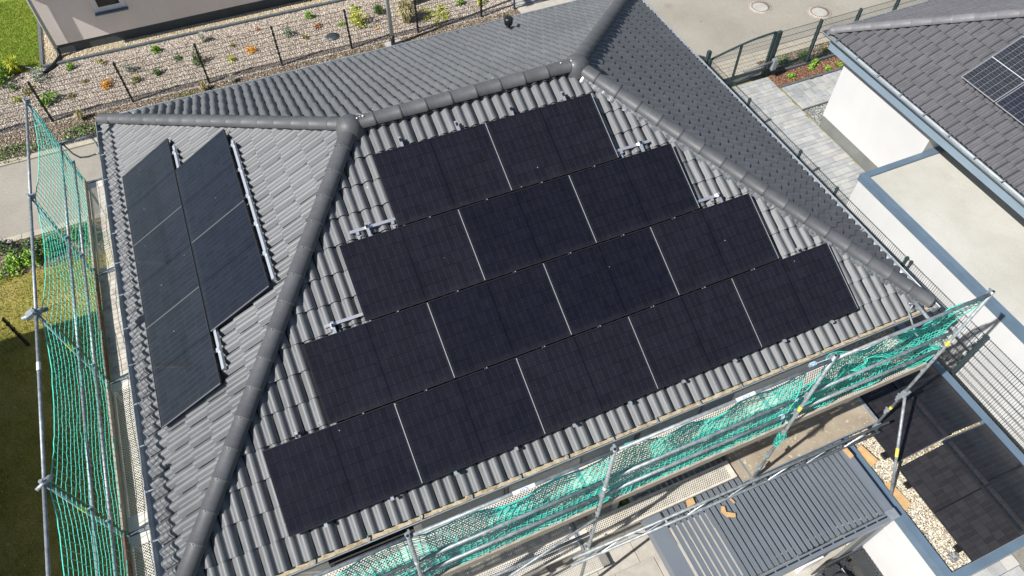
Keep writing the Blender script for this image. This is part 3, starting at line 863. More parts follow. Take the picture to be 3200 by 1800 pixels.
# droppings and lichen near the ridge corners
g = np.random.default_rng(12); pts = []
for k in range(70):
    P = (RL, RRr)[k % 2]; t = g.exponential(.16); a_ = g.uniform(0, 6.28)
    pts.append((P.x + t * math.cos(a_) * .9, P.y + abs(t * math.sin(a_)) * .5 - .05, 0))
for k in range(46):
    pts.append((g.uniform(XL, XR), YR + abs(g.normal(0, .3)), 0))
sp = MB()
for x, y, _ in pts:
    dx = max(0, abs(x - EL / 2) - (XR - XL) / 2)
    z = EZ + HR - abs(y - YR) * tf + .021
    if abs(y - YR) < .14: z = EZ + HR + .148 - .30 * (abs(y - YR) / .14) ** 2 * .3
    if dx > .12: continue
    r_ = g.uniform(.005, .016)
    sp.add([(x + r_ * g.uniform(.5, 1.2) * math.cos(q), y + r_ * g.uniform(.5, 1.2) * math.sin(q), z + .004 - .4 * r_ * math.sin(q) * (1 if y > YR else -1)) for q in np.arange(0, 6.2, 1.25)], [(0, 1, 2, 3, 4)])
sp.build('droppings', 'pvc_white', house, kind='stuff')

# gutters: half-round profile swept along each eave
def gutter(A, B, out, mat='zinc', r_=0.078, owner=house, name='gutter', drop=0.055, ext=0.11, off=.045):
    A, B, out = Vector(A), Vector(B), Vector(out); d = (B - A).normalized(); up = Vector((0, 0, 1))
    A = A - d * ext; B = B + d * ext; c = out * off - up * drop
    prof = []
    for i in range(9):
        a_ = R(180 + 180 * i / 8); prof.append((math.cos(a_) * r_, math.sin(a_) * r_))
    prof += [(r_ + .004, .012), (r_ + .016, .010), (r_ + .016, -.004), (r_ + .006, -.006)]
    prof += [(math.cos(R(360 - 180 * i / 8)) * (r_ + .004), math.sin(R(360 - 180 * i / 8)) * (r_ + .004)) for i in range(1, 9)]
    m_ = MB()
    n = max(2, int((B - A).length / 1.0))
    for j in range(n + 1):
        P = A + (B - A) * j / n + c
        for a_, b_ in prof: m_.v.append(P + out * a_ + up * b_)
    k = len(prof)
    for j in range(n):
        for i in range(k): m_.f.append((j * k + i, j * k + (i + 1) % k, (j + 1) * k + (i + 1) % k, (j + 1) * k + i)); m_.sm.append(True)
    for j in (0, n):
        m_.f.append(tuple(j * k + i for i in range(9))); m_.sm.append(False)
    o = m_.build(name, mat, owner)
    # straps
    s_ = MB(); t = 0.4
    while t < (B - A).length:
        P = A + d * t + c + up * .006
        s_.obox(P, d * .012, out * (r_ + .006), up * .002); t += 0.72
    s_.build('gutter_strap', mat, o, kind='stuff')
    return o
gutter(FL, FR, (0, -1, 0), off=.010); gutter(BL, FL, (-1, 0, 0)); gutter(FR, BR, (1, 0, 0)); gutter(BL, BR, (0, 1, 0))
m_ = MB(); n = 150; kk = 5
for j in range(n + 1):                                # silt lying in the front gutter
    x = .3 + (EL - .2) * j / n; wv = rnd.uniform(.5, 1.0) * (0.62 + .38 * math.sin(x * 1.1) ** 2) * (1.0 if x < 9.5 else .55)
    for i in range(kk):
        t = -1 + 2 * i / (kk - 1)
        m_.v.append((x, -.010 + t * .068 * (.75 + .25 * wv), EZ - .055 - .058 + .030 * wv * (1 - t * t) + .030 * t * t + rnd.uniform(0, .006)))
for j in range(n):
    for i in range(kk - 1): m_.f.append((j * kk + i, j * kk + i + 1, (j + 1) * kk + i + 1, (j + 1) * kk + i)); m_.sm.append(True)
m_.build('silt', 'gutter_silt', house, kind='stuff')

# front wall: grey clad bay, shutters, French balcony
m_ = MB().box(3.2, 9.0, 0.52, 0.56, TZ, EZ - .605); m_.build('wall_panel', 'fascia_grey', house)
for wx0, wx1 in ((4.6, 6.0), (7.0, 8.3)):
    wn2 = MB().box(wx0, wx1, .49, .53, -.6, 2.0).build('window', 'anthracite', house)
    MB().box(wx0 + .07, wx1 - .07, .475, .492, -.5, .9).build('pane', 'dark_glass', wn2)
    sl = MB(); z = .92
    while z < 1.95: sl.box(wx0 + .07, wx1 - .07, .468, .488, z, z + .042); z += .05
    sl.build('shutter', 'zinc', wn2)
rl = MB(); rl.box(1.86, 3.05, .0, .05, 2.66, 2.72).box(1.86, 3.05, .0, .03, 2.56, 2.60).box(1.86, 1.92, .0, .045, 2.30, 2.66).box(2.99, 3.05, .0, .045, 2.30, 2.66)
rl.box(1.98, 2.03, .05, .073, 2.64, 2.72).box(2.88, 2.93, .05, .073, 2.64, 2.72)
rail = rl.build('balcony_rail', 'alu_dark', house)
x = 2.02
while x < 2.98:
    MB().box(x, x + .014, .008, .022, 2.30, 2.56).build('baluster', 'alu_dark', rail); x += .12
wn2 = MB().box(1.8, 3.0, .50, .54, -1.0, 1.9).build('window', 'anthracite', house)
MB().box(1.88, 2.92, .485, .502, -.9, 1.8).build('pane', 'dark_glass', wn2)
# roof vent on the back slope
vt = MB(); vx, vy = 8.30, 8.955; vz = EZ + (ED - vy) * tf
vt.lathe((vx, vy, vz), [(.05, -.05), (.05, .12)], 14)
v1 = vt.build('vent_pipe', 'black_plastic', house)
vh = MB().lathe((vx, vy, vz + .10), [(.075, 0), (.085, .01), (.098, .10), (.10, .13), (.085, .155), (.05, .168), (.005, .172)], 18)
vh.build('vent_hood', 'black_plastic', v1)

# ------------------------------------------------------------------ solar panels
PW, PH, PT = 1.762, 1.134, 0.035
def panel_meshes(glass, frame, edge):
    fr = MB(); b = 0.011
    fr.box(0, PW, 0, b, -PT, 0).box(0, PW, PH - b, PH, -PT, 0).box(0, b, b, PH - b, -PT, 0).box(PW - b, PW, b, PH - b, -PT, 0)
    gl = MB(); gl.box(b, PW - b, b, PH - b, -.010, -.003)
    ed = MB().box(PW, PW + .0115, .01, PH - .01, -.014, -.001)  # added strip: glint on one short edge, put into its colour
    out = []
    for mb_, nm, mt in ((fr, 'frame', frame), (gl, 'glass', glass), (ed, 'glint_strip', edge)):
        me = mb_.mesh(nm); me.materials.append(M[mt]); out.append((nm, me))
    return out
PVB = panel_meshes('pv_black', 'alu_dark', 'glint_edge')
PVD = panel_meshes('pv_grey', 'alu_dark', 'glint_edge_dim')
PVL = panel_meshes('pv_left', 'alu_dark', 'glint_edge_dim')
PVG = panel_meshes('pv_grid', 'silver_frame', 'silver_frame')
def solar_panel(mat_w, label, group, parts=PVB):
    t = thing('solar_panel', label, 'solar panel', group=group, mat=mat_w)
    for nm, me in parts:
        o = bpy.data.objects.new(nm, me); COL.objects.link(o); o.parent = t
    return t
NF = Vector((0, -sF, cF)); UF = Vector((0, cF, sF))
GU, GV, V0, D1 = 0.0233, 0.0281, 0.3352, 0.1304
rown = ['bottom row, just above the gutter', 'second row from the bottom', 'third row from the bottom', 'top row, nearest the ridge']
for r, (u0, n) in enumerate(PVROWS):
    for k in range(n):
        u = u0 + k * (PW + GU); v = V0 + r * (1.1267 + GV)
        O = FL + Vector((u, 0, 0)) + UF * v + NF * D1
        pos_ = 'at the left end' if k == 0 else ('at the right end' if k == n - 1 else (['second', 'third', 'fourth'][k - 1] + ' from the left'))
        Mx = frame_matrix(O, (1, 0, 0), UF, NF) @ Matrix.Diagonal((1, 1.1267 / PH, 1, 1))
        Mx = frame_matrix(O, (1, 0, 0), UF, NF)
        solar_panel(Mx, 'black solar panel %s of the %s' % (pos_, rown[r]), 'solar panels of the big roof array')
NL = Vector((-sS, 0, cS)); UL = Vector((cS, 0, sS))
A0, B0, A1, D2 = 2.2015, 0.3948, 0.8891, 0.1053
ln = {(0, 0): 'far end of the lower column, beside the eave net', (0, 1): 'middle of the lower column, beside the eave net', (0, 2): 'near end of the lower column, beside the eave net',
      (1, 0): 'far end of the upper column on the hip slope', (1, 1): 'near end of the upper column on the hip slope'}
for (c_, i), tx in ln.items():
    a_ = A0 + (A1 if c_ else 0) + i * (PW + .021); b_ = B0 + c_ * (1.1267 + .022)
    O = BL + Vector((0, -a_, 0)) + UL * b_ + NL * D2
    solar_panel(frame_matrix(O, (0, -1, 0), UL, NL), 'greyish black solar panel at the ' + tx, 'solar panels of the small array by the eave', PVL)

# mounting rails on the front slope
mount = thing('mounting_frame', 'silver rail grid under the big solar array', 'mounting rails', FL + Vector((5.7, 0, 0)) + UF * 2.5)
def onF(u, v, h): return FL + Vector((u, 0, 0)) + UF * v + NF * h
tops = [1.56, 2.80, 4.00, 5.11, 5.11, 5.11, 5.11, 4.00, 2.80, 1.56]
for k in range(10):
    u = 2.022 + .8845 * k
    MB().bar(onF(u, .305, .075), onF(u, tops[k], .075), .04, .036, NF).build('rail', 'alu', mount)
    MB().obox(onF(u, .300, .098), Vector((.022, 0, 0)), UF * .018, NF * .020).build('clamp', 'alu', mount)
    MB().obox(onF(u, tops[k] - .06, .112), Vector((.016, 0, 0)), UF * .02, NF * .012).build('clamp', 'alu_dark', mount)
for v, ua, ub in ((3.94, 3.54, 8.38), (2.77, 2.79, 9.12), (1.61, 2.6, 9.3), (.50, 1.70, 10.05), (4.75, 4.3, 7.7)):
    MB().bar(onF(ua, v, .035), onF(ub, v, .035), .042, .040, NF).build('rail', 'alu', mount)
    if v in (3.94, 2.77):
        for u in (ua + .10, ua + .62, ub - .14, ub - .5):
            hk = MB().obox(onF(u, v - .045, .03), Vector((.022, 0, 0)), UF * .02, NF * .028).obox(onF(u, v - .09, .012), Vector((.018, 0, 0)), UF * .035, NF * .006)
            hk.build('roof_hook', 'alu', mount)
for r, (u0, n) in enumerate(PVROWS[1:], 1):          # middle clamps in the row joints
    v = V0 + r * (1.1267 + GV) - GV / 2
    for k in range(10):
        u = 2.022 + .8845 * k
        if u0 - .3 < u < u0 + n * (PW + GU) + .3:
            MB().obox(onF(u, v, .131), Vector((.022, 0, 0)), UF * .009, NF * .006).build('clamp', 'alu_dark', mount)
            MB().obox(onF(u + .004, v, .1375), Vector((.007, 0, 0)), UF * .007, NF * .004).build('bolt', 'alu', mount)
mount2 = thing('mounting_frame', 'silver rails beside the small solar array', 'mounting rails', BL + Vector((0, -5, 0)) + UL * 1.6)
def onL(y, b, h): return Vector((0, y, EZ)) + UL * b + NL * h
for b, ya, yb in ((1.60, 7.50, 2.62), (2.755, 6.50, 3.40), (.75, 7.6, 2.6)):
    MB().bar(onL(ya, b, .06), onL(yb, b, .06), .045, .05, NL).build('rail', 'alu', mount2)
    for y in (np.arange(ya - .12, yb, -.62) if b > 2 else ((7.3, 2.95) if b > 1 else ())):
        MB().obox(onL(y, b, .092), Vector((0, .035, 0)), UL * .028, NL * .014).build('clamp', 'alu', mount2)
        MB().obox(onL(y, b - .045, .095), Vector((0, .02, 0)), UL * .03, NL * .006).build('clamp', 'alu_dark', mount2)

# ------------------------------------------------------------------ flat roof annex with tilted panels
annex = thing('carport', 'white walled flat roofed annex with gravel and four black panels', 'carport', (12.1, -1.4, TZ))
AX0, AX1, AY0, AY1, AZ = 10.74, 13.58, -3.46, 2.2, 0.38
MB().box(AX0 + .04, AX1 - .04, AY0 + .04, AY1, TZ, AZ - .10).build('wall', 'render_white', annex)
pz = MB()
cw = .15
for b_ in ((AX0, AX0 + cw, AY0 + cw, AY1), (AX1 - cw - .03, AX1, AY0 + cw, AY1), (AX0, AX1, AY0, AY0 + cw)):
    pz.box(b_[0], b_[1], b_[2], b_[3], AZ - .16, AZ + .04)
pz.build('parapet_cap', 'cap_metal', annex)
MB().box(AX0 + .03, AX0 + .038, AY0 + .04, AY1, AZ - .62, AZ - .60).build('drip_bead', 'pvc_white', annex)
MB().box(AX0 + cw, AX1 - cw - .03, AY0 + cw, AY1, AZ - .12, AZ - .055).build('roof_bed', 'warm_base', annex)
GR = [(AX0 + cw, AY0 + cw), (11.5, AY0 + cw), (11.5, AY1 - .1), (AX0 + cw, AY1 - .1)]
gp_ = np.concatenate([rand_in(GR, 13000, 21, z=AZ - .042), rand_in([(11.3, -1.70), (13.3, -1.70), (13.3, -1.40), (11.3, -1.40)], 900, 22, z=AZ - .045),
                      rand_in([(11.3, -3.31), (13.3, -3.31), (13.3, -3.2), (11.3, -3.2)], 300, 23, z=AZ - .045)])
scatter('roof_gravel', gp_, 0.0185, 'river_stone', 0.62, 24, annex)
TL10 = R(10)
fl = [('at the near left of the gravel flat roof', 11.27, -1.555, 1), ('at the far left of the gravel roof, behind the strut', 11.29, .30, 1),
      ('at the near right of the gravel roof, by the metal edge', 13.33, -1.50 - PW, -1), ('at the far right of the gravel roof, by the metal edge', 13.33, .33 - PW, -1)]
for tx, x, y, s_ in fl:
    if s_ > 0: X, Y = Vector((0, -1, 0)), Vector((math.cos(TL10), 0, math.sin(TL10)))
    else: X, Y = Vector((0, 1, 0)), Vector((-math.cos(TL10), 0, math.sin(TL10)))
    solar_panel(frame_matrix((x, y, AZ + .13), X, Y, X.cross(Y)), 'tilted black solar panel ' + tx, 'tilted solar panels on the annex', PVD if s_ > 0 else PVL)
stand = thing('panel_support', 'low black supports under the tilted panels on gravel', 'panel supports', (12.3, -1.5, AZ - .05))
for y in (-3.05, -1.85, -1.25, -.05):
    for x in (11.32, 12.44, 13.28):
        h = .07 if x != 12.44 else .25
        MB().box(x - .07, x + .07, y - .06, y + .06, AZ - .05, AZ - .05 + h).build('foot', 'black_plastic', stand)
for y in (-.62, -2.85): MB().box(12.43, 12.47, y - .05, y + .05, AZ + .26, AZ + .275).build('clip', 'alu', stand)
tag(MB().box(10.90, 11.06, -3.12, -2.98, AZ - .03, AZ + .0).build('stone_slab', 'grey_gravel_base'), 'small grey stone slab at the near end of the roof gravel', 'slab')
bpy.data.objects['stone_slab'].matrix_basis = Matrix.Translation((.15, -.08, 0))

# ------------------------------------------------------------------ louvred pergola
PZ = .58
perg = thing('pergola', 'grey louvred pergola roof standing between the house and the flat roof', 'pergola', (8.6, -1.0, TZ))
PX0, PX1, PY0, PY1 = 6.67, 10.645, -2.25, .36
MB().box(PX0, PX0 + .30, PY0, PY1, PZ - .24, PZ).build('beam', 'pergola_grey', perg)
MB().box(PX1 - .15, PX1, PY0, PY1, PZ - .24, PZ).build('beam', 'pergola_grey', perg)
MB().box(PX0 + .303, PX1 - .153, PY0, PY0 + .12, PZ - .24, PZ - .004).build('beam', 'pergola_grey', perg)
MB().box(PX0 + .303, PX1 - .153, PY1 - .12, PY1, PZ - .24, PZ - .004).build('beam', 'pergola_grey', perg)
MB().box(PX1 - .16, PX1 + .012, PY0 - .012, PY0 + .15, PZ - .05, PZ + .006).build('corner_cap', 'zinc', perg)
ch = MB()
x = PX0 + .4
while x < PX1 - .3: ch.box(x, x + .19, PY0 + .06, PY0 + .085, PZ - .004, PZ + .004); x += .228
ch.build('rain_slot', 'alu_dark', perg)
LP = .1115
lm = MB(); y0, y1 = 0.0, PY1 - PY0 - .30
pr_ = [(0, 0), (.004, .006), (.014, .006), (.020, .001), (.082, -.003), (.087, -.012), (.087, -.120), (.125, -.125), (.125, -.130), (.079, -.125), (.079, -.014), (0, -.010)]
for yy in (y0, y1):
    for a_, b_ in pr_: lm.v.append((a_, yy, b_))
k = len(pr_)
for i in range(k): lm.f.append((i, (i + 1) % k, k + (i + 1) % k, k + i)); lm.sm.append(False)
lm.f.append(tuple(range(k))); lm.f.append(tuple(range(2 * k - 1, k - 1, -1))); lm.sm += [False, False]
lme = lm.mesh('louvre'); lme.materials.append(M['pergola_grey'])
x = PX0 + .36
while x < PX1 - .24:
    inst('louvre', lme, Matrix.Translation((x, PY0 + .15, PZ - .03)), perg); x += LP
for px_, py_ in ((PX0, PY0), (PX1 - .15, PY0 + .002), (PX1 - .15, PY1 - .15), (PX0, PY1 - .15)):
    MB().box(px_ + .004, px_ + .148, py_ + .004, py_ + .148, TZ, PZ - .245).build('post', 'pergola_grey', perg)
MB().box(10.2, 10.64, -2.215, -2.16, TZ + .02, PZ - .26).build('side_panel', 'plinth_mid', perg)

# cardboard left lying about
def card(name, label, pts, z, th=.012, fold=None, tilt=0):
    m_ = MB().prism(pts, z, z + th)
    if fold: m_.prism(fold, z + th + .001, z + th * 2 + .02)
    o = m_.build(name, 'cardboard'); return tag(o, label, 'cardboard', 'cardboard offcuts')
card('cardboard_piece', 'small flat brown cardboard piece on the louvres under the plank edge', [(7.44, -.72), (7.60, -.71), (7.62, -.58), (7.50, -.565)], PZ + .004, .02)
card('cardboard_piece', 'bent L shaped cardboard strip on the pergola louvres', [(7.92, -1.00), (7.98, -.92), (8.03, -.95), (8.00, -1.04), (8.13, -1.12), (8.10, -1.18), (7.97, -1.12)], PZ + .004, .02)
card('cardboard_piece', 'thin cardboard sliver on the louvres beside the lattice beam', [(8.18, -.87), (8.21, -.86), (8.24, -.96), (8.21, -.97)], PZ + .004, .015)
card('cardboard_sheet', 'folded tan cardboard sheet on the roof gravel beside the pergola', [(10.90, -.95), (11.05, -.92), (11.13, -1.28), (10.92, -1.33)], AZ - .015, .02, [(10.98, -.94), (11.02, -.93), (11.10, -1.27), (11.05, -1.28)])
card('cardboard_sheet', 'torn tan cardboard sheet under the foot of the slanted tube', [(10.90, -1.68), (11.05, -1.66), (11.12, -2.14), (10.92, -2.20)], AZ - .015, .015)
card('cardboard_strip', 'narrow brown cardboard strip on the pergola edge by the plywood deck', [(10.53, -.86), (10.62, -.84), (10.64, -1.08), (10.56, -1.10)], PZ + .006, .02)

# cart and clutter on the terrace
cart = thing('metal_cart', 'black perforated metal trolley against the white annex wall', 'trolley', (10.2, -2.8, TZ))
cz = -1.18
def cart_box(nm, x0, x1, y0, y1, z0, z1, mt='cart_perf'):
    m_ = MB().box(0, x1 - x0, 0, y1 - y0, -(z1 - z0), 0)
    o = m_.build(nm, mt); o.matrix_basis = Matrix.Translation((x0, y0, z1)); setpar(o, cart); return o
cart_box('tray', 9.72, 10.10, -3.5, -2.30, cz - .03, cz)
cart_box('tray', 10.12, 10.36, -3.5, -2.27, cz - .16, cz - .13)
cart_box('side_rail', 10.38, 10.66, -3.5, -2.27, cz + .02, cz + .05)
cart_box('side_rail', 9.64, 9.70, -3.5, -2.34, cz - .05, cz + .05, 'anthracite')
cart_box('end_plate', 9.64, 10.66, -2.26, -2.235, cz - .25, cz + .06, 'anthracite')
for x, y in ((9.7, -3.45), (10.6, -3.45), (9.7, -2.32), (10.6, -2.32)): cart_box('leg', x, x + .04, y, y + .04, TZ + .04, cz - .04, 'anthracite')
cart_box('handle', 10.10, 10.115, -3.4, -2.4, cz + .01, cz + .03, 'silver_frame')
bag = MB()
bag.lathe((9.93, -2.62, cz), [(.02, .0), (.16, .01), (.19, .07), (.15, .12), (.05, .14), (.004, .145)], 16)
tag(bag.build('tool_bag', 'anthracite'), 'rounded dark grey bag lying on the black trolley', 'bag')
tag(MB().box(10.05, 10.10, -2.56, -2.48, cz + .01, cz + .04).build('red_tool', 'red'), 'small red tool beside the grey bag on the trolley', 'tool')
crate = thing('planter_box', 'white box with a little green beside the grey panel under the pergola', 'planter', (9.75, -1.98, TZ))
MB().box(9.55, 9.98, -2.1, -1.86, TZ + .03, -1.25).build('box', 'pvc_white', crate)
gm = MB()
for k in range(60):
    x, y = rnd.uniform(9.6, 9.93), rnd.uniform(-2.06, -1.9); gm.quad((x, y, -1.25), (x + .05, y + .02, -1.2), (x + .03, y + .05, -1.14), (x - .02, y + .04, -1.2))
gm.build('leaves', 'leaf_blue', crate)

# ------------------------------------------------------------------ plants
def clump(label, x, y, d, h, mat, cat='plant', name='shrub', n=160, size=.03, style='dome', z=0.0, group='plants in the gravel garden', accent=None, seed=None):
    """one plant: many leaf-sized faces through its volume"""
    g = random.Random(seed if seed is not None else int(abs(x) * 1000 + abs(y) * 77) & 0xffff)
    if group == 'plants in the gravel garden': d *= 1.18; h *= 1.2; n = int(n * 1.25)
    t = thing(name, label, cat, (x, y, z), group)
    m_ = MB(); r_ = d / 2; acc = MB()
    blobs = [(g.uniform(-.45, .45) * r_, g.uniform(-.45, .45) * r_, g.uniform(.5, 1.0)) for _ in range(5)]
    for i in range(n):
        if style == 'grass':
            a_ = g.uniform(0, 6.283); b_ = g.uniform(.1, 1) ; L_ = h * g.uniform(.6, 1.15)
            ox, oy = g.gauss(0, .12) * r_, g.gauss(0, .12) * r_
            ex, ey = ox + math.cos(a_) * r_ * b_, oy + math.sin(a_) * r_ * b_; ez = L_ * (1 - .55 * b_ ** 2)
            w = size * .22; px, py = -math.sin(a_) * w, math.cos(a_) * w
            mx, my, mz = (ox * .45 + ex * .55), (oy * .45 + ey * .55), L_ * .72
            m_.add([(ox - px, oy - py, 0), (ox + px, oy + py, 0), (mx + px, my + py, mz), (mx - px, my - py, mz), (ex, ey, ez)], [(0, 1, 2, 3), (3, 2, 4)])
            continue
        if style == 'dome':
            bx, by, bs = g.choice(blobs)
            a_ = g.uniform(0, 6.283); q = math.acos(g.uniform(0, 1)); rr = r_ * .62 * bs * g.uniform(.55, 1.08)
            cx, cy, cz = bx + rr * math.sin(q) * math.cos(a_), by + rr * math.sin(q) * math.sin(a_), h * bs * (.12 + .86 * math.cos(q) * g.uniform(.6, 1.05))
        elif style == 'creep':
            arm = g.randrange(6); a_ = arm * 1.047 + g.gauss(0, .16) + (len(label) % 7); rr = r_ * math.sqrt(g.uniform(.0, 1)) * (.55 + .45 * ((arm * 37) % 5) / 4)
            cx, cy, cz = rr * math.cos(a_), rr * math.sin(a_), h * g.uniform(.15, .9) * (1 - .5 * rr / r_)
        else:  # patch
            a_ = g.uniform(0, 6.283); rr = r_ * math.sqrt(g.uniform(0, 1))
            cx, cy = rr * math.cos(a_), rr * math.sin(a_) * .6; cz = h * g.uniform(.1, 1) * (1 - .6 * (rr / r_) ** 2)
        s_ = size * g.uniform(.6, 1.3)
        u_ = Vector((g.gauss(0, 1), g.gauss(0, 1), g.gauss(0, .6))).normalized(); v_ = u_.cross(Vector((g.gauss(0, 1), g.gauss(0, 1), g.gauss(0, 1)))).normalized()
        c = Vector((cx, cy, max(.006, cz)))
        tgt = acc if (accent and g.random() < accent[1] and cz > h * .35) else m_
        if tgt is acc: s_ *= .8
        tgt.add([c - u_ * s_, c + v_ * s_ * .45, c + u_ * s_, c - v_ * s_ * .45], [(0, 1, 2, 3)])
    def put(mb_, nm, mt):
        me = mb_.mesh(nm); me.materials.append(M[mt]); o = bpy.data.objects.new(nm, me); COL.objects.link(o); o.parent = t
    put(m_, 'foliage', mat)
    if acc.v: put(acc, 'flowers', accent[0])
    if style in ('dome', 'creep') and h > .12:
        st = MB()
        for k in range(4):
            a_ = k * 1.57 + g.uniform(0, 1); st.tube([(0, 0, 0), (math.cos(a_) * r_ * .25, math.sin(a_) * r_ * .25, h * .35), (math.cos(a_) * r_ * .4, math.sin(a_) * r_ * .4, h * .62)], .006, 4, False)
        put(st, 'stem', 'toe_brown')
    return t
CL = clump
CL('round bright green cushion plant nearest the downpipe', -1.58, 17.12, .26, .24, 'leaf_green')
CL('thin twiggy plant between the downpipe and the fence post', -.77, 17.05, .24, .2, 'leaf_olive', n=40, size=.035)
CL('loose blue grey plant behind the second fence post from the left', -.02, 16.33, .36, .26, 'leaf_blue', n=170)
CL('round bright green cushion near the window of the beige house', .72, 17.02, .31, .26, 'leaf_green', n=220)
CL('pale whitish tuft close to the dark edging stones', 2.06, 17.0, .34, .26, 'leaf_pale', style='grass', n=90)
CL('low flat dark green plant left of the tall dark shrub', 1.27, 16.37, .32, .09, 'leaf_dark', n=120)
CL('tall dark green shrub directly behind a black fence post', 1.78, 15.95, .38, .42, 'leaf_dark', n=280)
CL('small yellow green cushion above the orange plant', 2.80, 16.42, .20, .12, 'leaf_olive', n=100, size=.02)
CL('small yellow green cushion below and left of the orange plant', 2.67, 15.72, .25, .18, 'leaf_lime', n=110, size=.025)
CL('orange leaved clump in the middle of the gravel garden', 3.25, 15.97, .38, .16, 'leaf_orange', n=190, size=.026)
CL('dense dark green cushion right of the blue grey plant', .62, 15.93, .31, .22, 'leaf_dark', n=180)
CL('loose olive green plant below the blue grey plant', .05, 15.82, .28, .20, 'leaf_olive', n=120)
CL('tiny mossy green cushion near the left fence posts', -1.24, 16.38, .23, .1, 'leaf_olive', n=130, size=.02)
CL('orange leaved clump close to the second fence post', -.74, 15.93, .42, .18, 'leaf_orange', n=210, size=.028)
CL('sparse olive seedlings between the orange clump and the left post', -1.61, 15.8, .34, .14, 'leaf_olive', n=60)
CL('broad leafy green plant behind the leftmost fence post', -2.16, 15.82, .50, .30, 'leaf_green', n=190, size=.045)
CL('big bright green bush at the left picture edge', -3.33, 17.3, .74, .5, 'leaf_green', n=380, size=.05)
CL('tall reedy yellow green plant beside the lawn corner', -2.98, 17.6, .55, .42, 'leaf_lime', style='grass', n=110, size=.05)
CL('wispy blue green plant at the downpipe outlet', -2.48, 17.0, .5, .36, 'leaf_blue', n=230, size=.03)
CL('small dark cushion below the big bright bush', -3.07, 16.8, .25, .16, 'leaf_dark', n=110)
CL('loose olive green plant left of the leftmost fence post', -2.68, 16.47, .42, .25, 'leaf_olive', n=150)
CL('little lime plant at the far left below the bush', -3.01, 16.2, .28, .18, 'leaf_lime', n=100)
CL('brown grass tuft in the mulch by the house corner', -1.46, 14.74, .32, .3, 'leaf_straw', style='grass', n=130)
CL('straw coloured tuft in the mulch in front of the third post', 1.71, 14.70, .3, .26, 'leaf_straw', style='grass', n=90)
CL('second straw tuft in the mulch, closer to the tiled roof', 2.46, 14.75, .26, .24, 'leaf_pale', style='grass', n=70)
CL('low creeping olive patch along the mulch beside the back roof edge', 1.25, 14.6, .56, .07, 'leaf_olive', style='patch', n=150)
CL('green mat of small white flowers by the roof corner', -1.46, 14.15, .85, .18, 'leaf_dark', style='patch', n=420, size=.032, accent=('flower_white', .06))
CL('green mat with pale flowers at the left edge beside the kerb', -3.15, 13.98, 1.0, .16, 'leaf_dark', style='patch', n=420, size=.032, accent=('flower_lilac', .07))
CL('round green cushion below the dark edging near the street lamp', 5.19, 16.98, .27, .24, 'leaf_green', n=190)
CL('feathery blue grey cushion in front of the beige house', 4.40, 16.25, .46, .3, 'leaf_blue', n=280, size=.028)
CL('little olive plant right of the feathery blue cushion', 4.80, 15.97, .22, .14, 'leaf_olive', n=80)
CL('small rusty brown plant near the round shaft cover', 5.34, 16.36, .28, .15, 'leaf_rust', n=130)
CL('flat mossy green oval cushion beside a fence post', 5.98, 16.22, .28, .10, 'leaf_green', n=190, size=.018)
CL('large yellow green bush behind the fence, left of the lamp', 6.42, 16.02, .62, .55, 'leaf_lime', n=420, size=.036)
CL('dark green grass tuft left of the lamp post', 7.17, 16.35, .40, .26, 'leaf_dark', style='grass', n=170, size=.03)
CL('tall straw coloured ornamental grass in front of the white cabinet', 7.84, 15.62, .72, .62, 'leaf_straw', style='grass', n=320, size=.04)
CL('sprawling yellow green juniper spreading over the gravel', 8.77, 15.52, 1.15, .12, 'leaf_lime', style='creep', n=520, size=.03)
CL('small leafy green plant right of the juniper', 9.62, 15.82, .27, .2, 'leaf_green', n=90, size=.04)
CL('bright green plant at the right end of the gravel garden', 10.21, 15.62, .36, .24, 'leaf_lime', n=150)
CL('tiny rust coloured plant left of the lamp post', 6.92, 15.6, .16, .06, 'leaf_orange', n=50, size=.02)
CL('tiny buff tuft at the edge of the garden gravel', 3.65, 16.97, .2, .08, 'leaf_rust', n=60, size=.022)
CL('tiny pale tuft close to the big yellow green bush', 6.5, 16.85, .3, .22, 'leaf_pale', style='grass', n=70)
# lavender bed by the kerb, left
for lb, x, y, d, h, mt, ac in (('lilac lavender bush at the left picture edge', -3.25, 10.55, .75, .42, 'leaf_dark', ('flower_lilac', .4)),
                               ('lilac lavender bush beside the scaffold tube', -2.75, 10.5, .6, .40, 'leaf_dark', ('flower_lilac', .4)),
                               ('dark green bush with white flowers below the lavender', -3.35, 10.05, .9, .36, 'leaf_green', ('flower_white', .04)),
                               ('dark green bush behind the net in the lavender bed', -2.35, 10.25, .8, .32, 'leaf_dark', None),
                               ('green bush at the right end of the lavender bed', -1.75, 10.4, .9, .36, 'leaf_dark', None),
                               ('low green bush between the lavender and the net', -2.85, 10.1, .8, .3, 'leaf_green', ('flower_white', .02)),
                               ('low dark bush at the foot of the scaffold in the bed', -1.5, 10.1, .8, .3, 'leaf_dark', None)):
    CL(lb, x, y, d, h, mt, n=420, size=.038, accent=ac, group='bushes in the lavender bed')
for lb, x, y, d, h, mt in (('leafy green plant at the near end of the bark bed', 16.75, 8.85, .3, .2, 'leaf_green'), ('small green plant in the middle of the bark bed', 17.55, 8.93, .24, .16, 'leaf_green'),
                           ('spiky green plant in the bark bed by the fence post', 17.75, 9.03, .3, .24, 'leaf_green'), ('small green plant in the bark bed nearest the white wall', 18.35, 8.72, .24, .16, 'leaf_green'),
                           ('pale sprout in the bark bed close to the eave', 17.95, 8.7, .26, .16, 'leaf_green')):
    CL(lb, x, y, d, h, mt, n=70, size=.045, group='plants in the bark bed')
